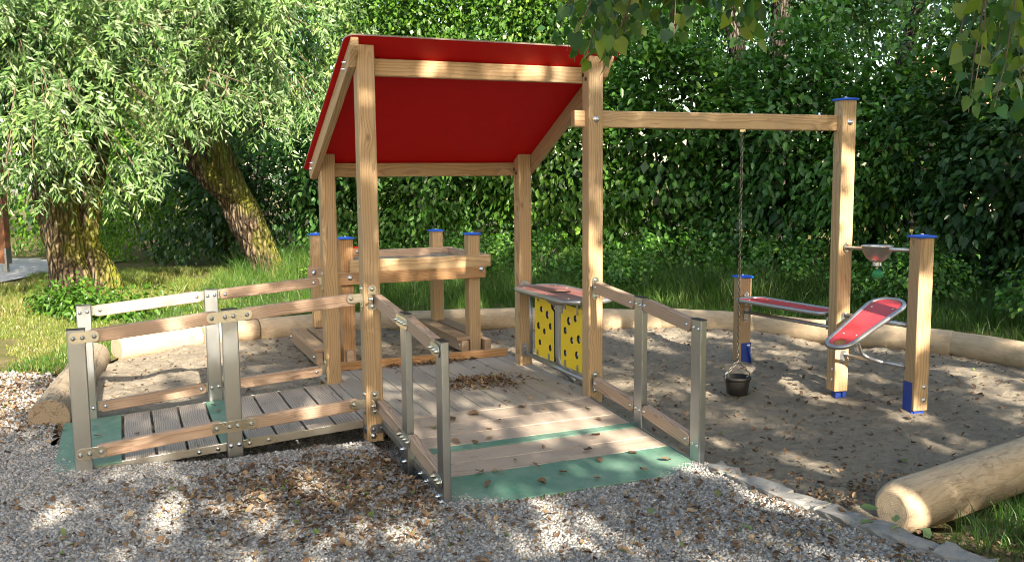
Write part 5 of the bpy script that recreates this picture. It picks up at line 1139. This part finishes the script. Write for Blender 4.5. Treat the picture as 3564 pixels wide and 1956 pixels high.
limbs = [([(lx, ly, 2.6), (3.4, -0.6, 3.4), (1.9, 1.4, 3.35), (0.9, 2.6, 2.62)], (0.13, 0.09, 0.055, 0.016)), ([(3.4, -0.6, 3.4), (2.7, 1.3, 3.1), (1.9, 2.6, 2.45)], (0.07, 0.045, 0.014)), ([(lx, ly, 3.0), (3.2, -3.4, 4.6), (1.2, -4.2, 5.6)], (0.16, 0.10, 0.04)),
         ([(lx, ly, 3.4), (6.8, -1.8, 5.4), (8.2, -1.2, 7.2)], (0.16, 0.10, 0.04)), ([(lx, ly, 4), (5.0, -4.5, 6), (4.6, -6.0, 8)], (0.16, 0.10, 0.04)), ([(lx, ly, 3.2), (4.4, -4.2, 4.2), (3.0, -6, 4.6)], (0.12, 0.08, 0.03))]
trunk_mesh('trunk', [(lx, ly, -0.1), (lx, ly, 1), (lx, ly, 3), (lx + 0.2, ly, 6), (lx + 0.3, ly, 9)], (0.34, 0.29, 0.25, 0.17, 0.06), M['bark_linden'], linden, seed=5, Mw=Mw, extra=limbs)
na = 30000; a_ = RNG.uniform(-2.4, 11, na); b_ = RNG.uniform(0.3, 10, na)
# gaps in the crown: a noise field cut at the level that leaves the wanted share open
def field(a, b): return vnoise(a * 2.2, b * 3.4, 71) * 0.30 + vnoise(a * 4.8, b * 7.2, 72) * 0.52 + vnoise(a * 9, b * 12, 73) * 0.14
srt = np.sort(field(RNG.uniform(0, 40, 60000), RNG.uniform(0, 40, 60000)))
ow = open_want(a_, b_); lev = srt[np.clip(((1 - ow) * 59999).astype(int), 0, 59999)]
ok = field(a_, b_) < lev; ok &= ow < 0.99
a_, b_ = a_[ok], b_[ok]; d_ = RNG.uniform(4.2, 7.6, len(a_))
C = a_[:, None] * tA + b_[:, None] * bA + d_[:, None] * Sn
C = C[outside_view(C) & (C[:, 2] > 1.9) & (np.linalg.norm(C - np.array([0, 0, CAM_H]), axis=1) > 1.3)]
parts, tone = clump_leaves(C, 7, 0.06, np.array([lx, ly, 4.5]), 0.12, 0.10, six=False, up=0.5, jitter=0.9)
foliage('crown', parts, M['leaf_linden'], linden, Mw, tone)
# hanging boughs in view: heart-shaped leaves on drooping twigs
def heart_leaves(P, T, Nn, L):
    """9-point heart with a folded, drooping blade"""
    T = unit(T); S_ = unit(np.cross(Nn, T)); N2 = np.cross(T, S_); n = len(P)
    prof = np.array([(0.0, 0.0), (-0.10, 0.26), (0.10, 0.46), (0.40, 0.47), (0.72, 0.27), (1.0, 0.0)])
    bend = RNG.uniform(0.02, 0.22, n)[:, None]; fold = RNG.uniform(0.02, 0.28, n)[:, None]
    Lc = L[:, None]
    def pt(t, s): return P + T * Lc * t + S_ * Lc * s + N2 * Lc * (abs(s) * fold - bend * max(t, 0) ** 2)
    cols = [pt(0.0, 0), pt(0.30, 0), pt(0.62, 0), pt(1.06, 0)]
    Rr = [pt(t, s * 0.96) for t, s in prof[1:5]]; Ll = [pt(t, -s * 0.96) for t, s in prof[1:5]]
    V = np.stack(cols + Rr + Ll, 1)          # 0-3 midrib, 4-7 right, 8-11 left
    F = np.array([(0, 4, 5, 1), (1, 5, 6, 2), (2, 6, 7, 3), (0, 1, 9, 8), (1, 2, 10, 9), (2, 3, 11, 10)])[:, ::-1]
    return V.reshape(-1, 3), (F[None] + (np.arange(n) * 12)[:, None, None]).reshape(-1, 4), 12
def bough(tips, root_p, sd, nper):
    tips = np.array(tips, float); mb = MB(); P, T, Nn, L = [], [], [], []
    rp = np.array(root_p)
    for t in tips:
        up = np.array([(rp[0] - t[0]) * 0.18 + random.uniform(-0.06, 0.06), random.uniform(-0.10, 0.12), random.uniform(0.20, 0.42)])
        a0 = t + up; c0 = a0 + (rp - a0) * 0.45 + np.array([0, 0, 0.10])
        pts = [c0, a0 + np.array([0, 0, 0.03]), t + up * 0.55 + np.array([random.uniform(-.02, .02), 0, 0]), t + np.array([0, 0, 0.05])]
        mb.tube([tuple(Mw.inverted() @ Vector(q)) for q in pts], (0.0045, 0.0032, 0.0024, 0.0012), 5, cap=False)
        for k in range(nper):
            f = (k + random.random() * 0.7) / nper; q = np.array(pts[1]) * (1 - f) + np.array(pts[3]) * f if f > 0 else np.array(pts[1])
            s_ = random.uniform(-1, 1); off = np.array([s_ * 0.05, random.uniform(-0.07, 0.07), random.uniform(-0.02, 0.03)])
            P.append(q + off); T.append(np.array([s_ * 0.9 + random.uniform(-0.35, 0.35), random.uniform(-0.7, 0.5), -1.0])); yaw = random.uniform(-1.7, 1.7)
            Nn.append(np.array([math.sin(yaw), -math.cos(yaw), random.uniform(-0.3, 1.3)])); L.append(random.uniform(0.030, 0.056))
    return mb, heart_leaves(np.array(P), np.array(T), np.array(Nn), np.array(L))
tipsA = [[0.16, 3.28, 1.99], [0.2, 3.27, 1.94], [0.2, 2.78, 1.93], [0.23, 2.8, 1.86], [0.31, 3.21, 1.89], [0.33, 3.15, 1.87], [0.35, 3.12, 1.93], [0.27, 2.92, 1.95], [0.38, 3.08, 1.99], [0.43, 3.08, 1.99], [0.48, 3.07, 2.02], [0.5, 2.84, 1.9], [0.52, 2.99, 1.99], [0.58, 2.97, 1.99], [0.68, 3.15, 2.06], [0.78, 3.3, 2.0], [0.83, 3.27, 2.02], [0.81, 3.05, 2.03], [0.76, 2.99, 1.92], [0.82, 2.9, 2.05], [0.85, 2.77, 2.04], [0.16, 2.77, 2.0], [0.25, 3.01, 2.05], [0.32, 2.93, 2.03], [0.4, 2.96, 2.06], [0.6, 3.24, 2.12], [0.26, 3.0, 1.9], [0.3, 3.05, 1.88], [0.28, 2.85, 1.88], [0.22, 3.1, 1.95], [0.35, 2.9, 1.93], [0.47, 2.9, 2.04], [0.52, 3.1, 2.08], [0.57, 2.85, 2.03], [0.63, 3.0, 2.08], [0.68, 2.9, 2.06], [0.74, 3.1, 2.09], [0.79, 2.95, 2.07], [0.86, 3.1, 2.10], [0.91, 3.0, 2.09], [0.72, 2.8, 2.02], [0.5, 3.2, 2.10]]
tipsR = [[1.35, 2.86, 1.99], [1.41, 2.88, 1.91], [1.3, 2.72, 1.82], [1.31, 2.61, 1.74], [1.37, 2.76, 1.68], [1.4, 2.67, 1.69], [1.49, 2.86, 1.84], [1.68, 3.1, 1.74], [1.62, 2.94, 1.79], [1.47, 2.69, 1.9], [1.56, 3.05, 2.04], [1.45, 3.0, 2.08], [1.59, 2.97, 2.02], [1.13, 3.05, 2.1], [1.65, 2.98, 1.68]]
for tips, rp, nper, nm in ((tipsA, (0.75, 2.75, 2.58), 16, 1), (tipsR, (1.85, 2.65, 2.42), 16, 2)):
    mb, parts = bough(tips, rp, nm, nper)
    br = mb.build('hanging_bough', M['twig'], linden, Mw); foliage('leaves', parts, M['leaf_linden'], br, Mw)
# ------------------------------------------------------------------ grass
def blades(name, x, y, z, h, w, mat, lean=0.35, label=None):
    n = len(x); a = RNG.uniform(0, 2 * np.pi, n); dx, dy = np.cos(a), np.sin(a); ln = RNG.uniform(0.05, lean * 2, n) * h
    la = RNG.uniform(0, 2 * np.pi, n); lx_, ly_ = np.cos(la) * ln, np.sin(la) * ln; hw = w / 2
    P0 = np.stack([x - dx * hw, y - dy * hw, z], -1); P1 = np.stack([x + dx * hw, y + dy * hw, z], -1)
    P2 = np.stack([x + dx * hw * 0.8 + lx_ * 0.35, y + dy * hw * 0.8 + ly_ * 0.35, z + h * 0.6], -1); P3 = np.stack([x - dx * hw * 0.8 + lx_ * 0.35, y - dy * hw * 0.8 + ly_ * 0.35, z + h * 0.6], -1)
    P4 = np.stack([x + dx * hw * 0.1 + lx_, y + dy * hw * 0.1 + ly_, z + h * 0.95], -1); P5 = np.stack([x - dx * hw * 0.1 + lx_, y - dy * hw * 0.1 + ly_, z + h * 0.95], -1)
    V = np.stack([P0, P1, P2, P3, P4, P5], 1).reshape(-1, 3); F = np.array([(0, 1, 2, 3), (3, 2, 4, 5)])
    fl = (F[None] + (np.arange(n) * 6)[:, None, None]); tone = np.clip(0.25 + 0.5 * vnoise(x * 1.7, y * 1.7, 81) + RNG.normal(0, 0.18, n), 0, 1)
    me = np_mesh(name, V, fl, 4, mat, rnd=np.repeat(tone, 6)); o = bpy.data.objects.new(name, me); place(o, I4); return tag(o, kind='stuff')
def scatter(N, x0, x1, y0, y1, poly, excl=()):
    x = RNG.uniform(x0, x1, N); y = RNG.uniform(y0, y1, N); k = inpoly(x, y, poly) & in_view(x, y, np.full(N, 0.15), 0.12)
    for e in excl: k &= ~inpoly(x, y, e)
    return x[k], y[k]
x, y = scatter(170000, -4.2, 9, 6.6, 15.5, LAWN_L)
front = np.interp(x, [-4.2, -3.5, -2.2, -0.8, 1.8, 2.6, 3.9, 4.7, 6], [11.6, 10.6, 10.0, 9.75, 9.65, 9.45, 8.6, 7.9, 7.9])
tall = (y > front + 0.5 * (vnoise(x * 1.2, y * 1.2, 82) - 0.3)); k = tall & (RNG.random(len(x)) < np.clip(0.35 + vnoise(x * 1.5, y * 1.5, 83), 0, 1)); xt, yt = x[k], y[k]
blades('tall_grass', xt, yt, z_lawn(xt, yt), RNG.uniform(0.12, 0.44, len(xt)) * np.clip(0.35 + 0.4 * (yt - np.interp(xt, [-4.2, -3.5, -2.2, -0.8, 1.8, 2.6, 3.9, 4.7, 6], [11.6, 10.6, 10.0, 9.75, 9.65, 9.45, 8.6, 7.9, 7.9])), 0.35, 1.15) * (0.5 + 0.8 * vnoise(xt * 1.1, yt * 1.1, 84)), RNG.uniform(0.004, 0.009, len(xt)), M['grass'], lean=0.55)
k = ~tall; xs_, ys_ = x[k], y[k]
blades('short_grass', xs_, ys_, z_lawn(xs_, ys_), RNG.uniform(0.03, 0.10, len(xs_)), RNG.uniform(0.005, 0.009, len(xs_)), M['grass'])
x, y = scatter(130000, -9.5, -3.4, 7.3, 15, LAWN_L, (PATH,)); bare = vnoise(x * 1.4, y * 1.4, 85) * 0.6 + vnoise(x * 4, y * 4, 86) * 0.4
k = (bare < 0.60) & ((y > 7.9) | (RNG.random(len(x)) < 0.5)); x, y = x[k], y[k]
blades('sunlit_lawn', x, y, z_lawn(x, y), RNG.uniform(0.015, 0.045, len(x)) * np.where(y > 10.6, 3.0, 1.0), RNG.uniform(0.005, 0.010, len(x)), M['lawn'])
CORNER = [(1.72, 3.70), (1.95, 3.86), (2.8, 4.30), (3.6, 4.75), (3.6, 3.0), (2.1, 3.0)]
sheet('corner_lawn', CORNER, 0.08, lambda x, y: 0.002 + 0.012 * (vnoise(x * 3, y * 3, 44) - 0.5), M['soil'])
x, y = scatter(22000, 1.7, 3.6, 3.0, 4.8, CORNER); dens = np.clip((x - 1.78) * 1.5 - (3.95 - y) * 0.25, 0.05, 1); k = RNG.random(len(x)) < dens; x, y = x[k], y[k]
blades('corner_grass', x, y, np.zeros(len(x)), RNG.uniform(0.04, 0.13, len(x)), RNG.uniform(0.003, 0.0055, len(x)), M['grass'], lean=0.5)
# ------------------------------------------------------------------ dry leaves on the ground
def litter(name, x, y, z, L, tilt=0.35, mat='litter', rnd=None):
    n = len(x); a = RNG.uniform(0, 2 * np.pi, n); P = np.stack([x, y, z + L * 0.10], -1)
    T = np.stack([np.cos(a), np.sin(a), RNG.normal(0, tilt, n)], -1); Nn = np.stack([RNG.normal(0, tilt, n), RNG.normal(0, tilt, n), np.ones(n)], -1)
    V, F, k = leaf6(P, T, Nn, L, L * RNG.uniform(0.5, 0.85, n), fold=0.28, droop=-0.06)
    V = V.reshape(n, 6, 3); V[:, (1, 2, 4, 5)] += RNG.normal(0, 0.085, (n, 4, 3)) * L[:, None, None]; V[:, 3, 2] += RNG.uniform(-0.05, 0.30, n) * L; V[..., 2] = np.maximum(V[..., 2], (z + 0.001)[:, None])
    V = V.reshape(-1, 3); return foliage(name, (V, F, k), M[mat], None, I4, rnd, kind='stuff')
def blob(n, cx, cy, sx, sy, rot=0.0):
    p = RNG.normal(size=(n, 2)) * np.array([sx, sy]); c, s_ = math.cos(rot), math.sin(rot); return cx + p[:, 0] * c - p[:, 1] * s_, cy + p[:, 0] * s_ + p[:, 1] * c
X, Y = [], []
for n, cx, cy, sx, sy, rt in ((2300, -0.95, 4.45, 0.42, 0.27, 0.35), (1100, -0.45, 4.15, 0.35, 0.22, 0.4), (700, -0.6, 4.95, 0.45, 0.12, 0.4), (1900, -3.45, 5.95, 0.45, 0.40, 0.0), (1300, -3.85, 6.75, 0.35, 0.35, 0.0), (260, -3.1, 5.5, 0.3, 0.2, 0), (650, 0.9, 3.95, 0.55, 0.25, -0.6), (300, 0.4, 3.65, 0.8, 0.15, 0), (260, -1.1, 3.75, 0.6, 0.15, 0), (420, 1.72, 4.30, 0.30, 0.12, 0.5), (380, 1.95, 3.62, 0.25, 0.16, 0.2), (160, 1.25, 4.45, 0.25, 0.25, 0), (180, -1.9, 4.35, 0.5, 0.12, 0.3)):
    a_, b_ = blob(n, cx, cy, sx, sy, rt); X.append(a_); Y.append(b_)
n = 420; X.append(RNG.uniform(-2.5, 2.2, n)); Y.append(RNG.uniform(3.4, 5.2, n))
X, Y = np.concatenate(X), np.concatenate(Y); q = np.stack([X, Y, np.zeros(len(X)), np.ones(len(X))], -1) @ np.array(DK.inverted()).T; u, v = q[:, 0], q[:, 1]
onr = ((u > 0.0) & (u < 1.5) & (v > -1.38)) | ((u > -1.72) & (u < 1.6) & (v > -0.02))
k = ~onr & ~inpoly(X, Y, [(1.55, 4.02), (4.6, 5.9), (4.9, 5.5), (1.9, 3.75)]); X, Y = X[k], Y[k]
litter('leaf_litter', X, Y, z_gravel(X, Y) + RNG.random(len(X)) * 0.012, RNG.uniform(0.013, 0.034, len(X)) * np.where(RNG.random(len(X)) < 0.15, 1.4, 1.0))
x, y = scatter(5200, -3.4, 4.6, 3.9, 9.3, SAND); q = np.stack([x, y, 0 * x, 0 * x + 1], -1) @ np.array(DK.inverted()).T; k = ~((q[:, 0] > -1.75) & (q[:, 0] < 1.55) & (q[:, 1] < 1.55)); x, y = x[k], y[k]
rl = RNG.random(len(x)); rl = np.where(rl < 0.86, rl * 0.72, rl)
litter('sand_litter', x, y, z_sand(x, y), RNG.uniform(0.010, 0.040, len(x)), 0.3, rnd=rl)
X, Y = [], []
for n, cx, cy, sx, sy in ((330, 0.93, 0.64, 0.13, 0.10), (170, 0.86, 1.43, 0.20, 0.025), (26, 0.7, 0.6, 0.5, 0.5), (34, 1.25, 0.3, 0.2, 0.3)):
    a_, b_ = blob(n, cx, cy, sx, sy); X.append(a_); Y.append(b_)
X, Y = np.concatenate(X), np.concatenate(Y); k = (X > 0.02) & (X < 1.5) & (Y > 0.0) & (Y < 1.455); X, Y = X[k], Y[k]
q = np.stack([X, Y, 0 * X, 0 * X + 1], -1) @ np.array(DK).T
pile = np.exp(-(((X - 0.93) / 0.14) ** 2 + ((Y - 0.64) / 0.11) ** 2) / 2)
litter('deck_litter', q[:, 0], q[:, 1], HD + 0.003 + RNG.random(len(X)) * 0.03 * pile, RNG.uniform(0.022, 0.045, len(X)), rnd=0.2 + 0.8 * RNG.random(len(X)))
# single leaves lying on the ramps and by the kerb, each a thing
def one_leaf(x, y, z, L, mat, label, group, tone):
    o = litter('fallen_leaf', np.array([x]), np.array([y]), np.array([z]), np.array([L]), 0.12, mat, np.array([tone])); del o['kind']
    c = Vector((x, y, z)); me = o.data
    for v_ in me.vertices: v_.co -= c
    o.matrix_basis = Matrix.Translation(c); return tag(o, label, 'leaf', group)
for u, v in ((0.25, -1.18), (0.55, -1.25), (0.38, -1.05), (0.72, -1.15), (0.95, -1.10), (1.2, -1.05), (0.85, -1.28), (0.62, -1.06), (1.32, -1.2), (1.1, -1.24)):
    p = dkw(u, v); z = zf(v) if v > -0.98 else zf(v) + 0.004
    one_leaf(p.x, p.y, z, random.uniform(0.04, 0.07), 'litter', 'small dry leaf lying on the wide green mat of the front ramp', 'leaves on the front green mat', random.uniform(0.35, 0.9))
for u, v in ((0.2, -0.75), (0.35, -0.56), (0.42, -0.545), (0.5, -0.56), (0.3, -0.98), (0.36, -1.0), (0.55, -0.9), (0.75, -0.8), (0.3, -0.3), (0.62, -0.15), (0.68, -0.28), (0.9, -0.1), (1.05, -0.2), (0.8, -0.06), (1.3, -0.25), (1.28, -0.5), (1.15, -0.72), (0.95, -0.9), (0.6, -0.42), (0.45, -0.2)):
    p = dkw(u, v); one_leaf(p.x, p.y, zf(v) + 0.001, random.uniform(0.035, 0.07), 'litter', 'small leaf lying on the boards of the front ramp', 'leaves on the front ramp boards', random.uniform(0.2, 1.0))
for u, v in ((-1.5, 0.6), (-1.48, 0.4), (-1.6, 0.3), (-1.3, 0.5), (-0.8, 0.75), (-0.82, 0.9), (-1.05, 0.3), (-0.45, 0.5), (-1.55, 0.85), (-0.62, 0.3)):
    p = dkw(u, v); one_leaf(p.x, p.y, zl(u) + 0.006, random.uniform(0.03, 0.055), 'litter', 'small dry leaf lying on the left ramp', 'leaves on the left ramp', random.uniform(0.2, 0.8))
for x, y, L, lab in ((1.545, 3.93, 0.085, 'large round green leaf leaning on the sawn end of the right log'), (1.60, 3.74, 0.075, 'green leaf lying on the kerb in front of the right log'), (1.66, 3.82, 0.06, 'small green leaf between kerb and right log'), (1.73, 3.64, 0.075, 'green leaf on the kerb nearest the corner grass'), (1.50, 3.80, 0.06, 'pale green leaf on the kerb left of the right log'), (2.15, 3.62, 0.08, 'bright green leaf in the bottom right corner'), (1.02, 3.75, 0.065, 'green leaf on the gravel right of the bottom middle'), (0.62, 3.95, 0.06, 'green leaf on the gravel below the green mat')):
    o = one_leaf(x, y, 0.035 if 'sawn' not in lab else 0.06, L, 'fresh_leaf', lab, 'fresh green leaves on the ground', random.random())
# ------------------------------------------------------------------ things at the edges
po = thing('play_frame_post', Matrix.Translation((-8.36, 15.0, 0)), 'dark brown post on a steel foot at the far left edge', 'post')
timber('post', po, (-8.40, 15.0, 0.22), (-8.40, 15.0, 2.0), 0.17, 0.17, M['wood_brown'], up=(0, 1, 0), fr=I4); timber('brace', po, (-8.60, 15.0, 0.62), (-8.47, 15.0, 0.62), 0.10, 0.16, M['wood_brown'], fr=I4)
mb = MB(); mb.box((-8.36, 14.98, 0.12), (0.07, 0.07, 0.32)); mb.box((-8.315, 14.98, 0.34), (0.03, 0.16, 0.26)); mb.build('foot', M['steel_frame'], po)
be = thing('park_bench', Matrix.Translation((5.95, 10.0, 0)), 'weathered grey bench half out of view at the right edge', 'bench')
timber('seat', be, (5.56, 10.0, 0.255), (7.1, 10.0, 0.255), 0.30, 0.045, M['wood_bench'], fr=I4)
for xx in (5.75, 6.9): timber('leg', be, (xx, 10.0, -0.02), (xx, 10.0, 0.232), 0.28, 0.05, M['wood_bench'], up=(1, 0, 0), fr=I4)
ho = thing('house', Matrix.Translation((17.5, 27.5, 0)), 'house with reddish tiled roof glimpsed through leaves at the right edge', 'house')
mb = MB(); mb.box((17.5, 29.0, 1.3), (9.0, 6.0, 2.6)); mb.build('wall', M['wall'], ho)
mb = MB(); vs = [(12.6, 25.5, 2.5), (22.4, 25.5, 2.5), (22.4, 29.0, 5.2), (12.6, 29.0, 5.2), (12.6, 32.5, 2.5), (22.4, 32.5, 2.5)]
vs += [(x, y, z - 0.18) for x, y, z in vs]; mb.add(vs, [(0, 1, 2, 3), (3, 2, 5, 4), (6, 9, 8, 7), (9, 10, 11, 8), (0, 3, 9, 6), (3, 4, 10, 9), (1, 7, 8, 2), (2, 8, 11, 5), (0, 6, 7, 1), (4, 5, 11, 10)]); mb.build('roof', M['tiles'], ho)
for xx in (14.6, 17.4, 20.2):
    mb = MB(); mb.box((xx, 25.97, 1.5), (1.1, 0.06, 1.2)); w1 = mb.build('window', M['kerb'], ho); mb = MB(); mb.box((xx, 25.945, 1.5), (0.96, 0.03, 1.06)); mb.build('pane', M['glass'], w1)
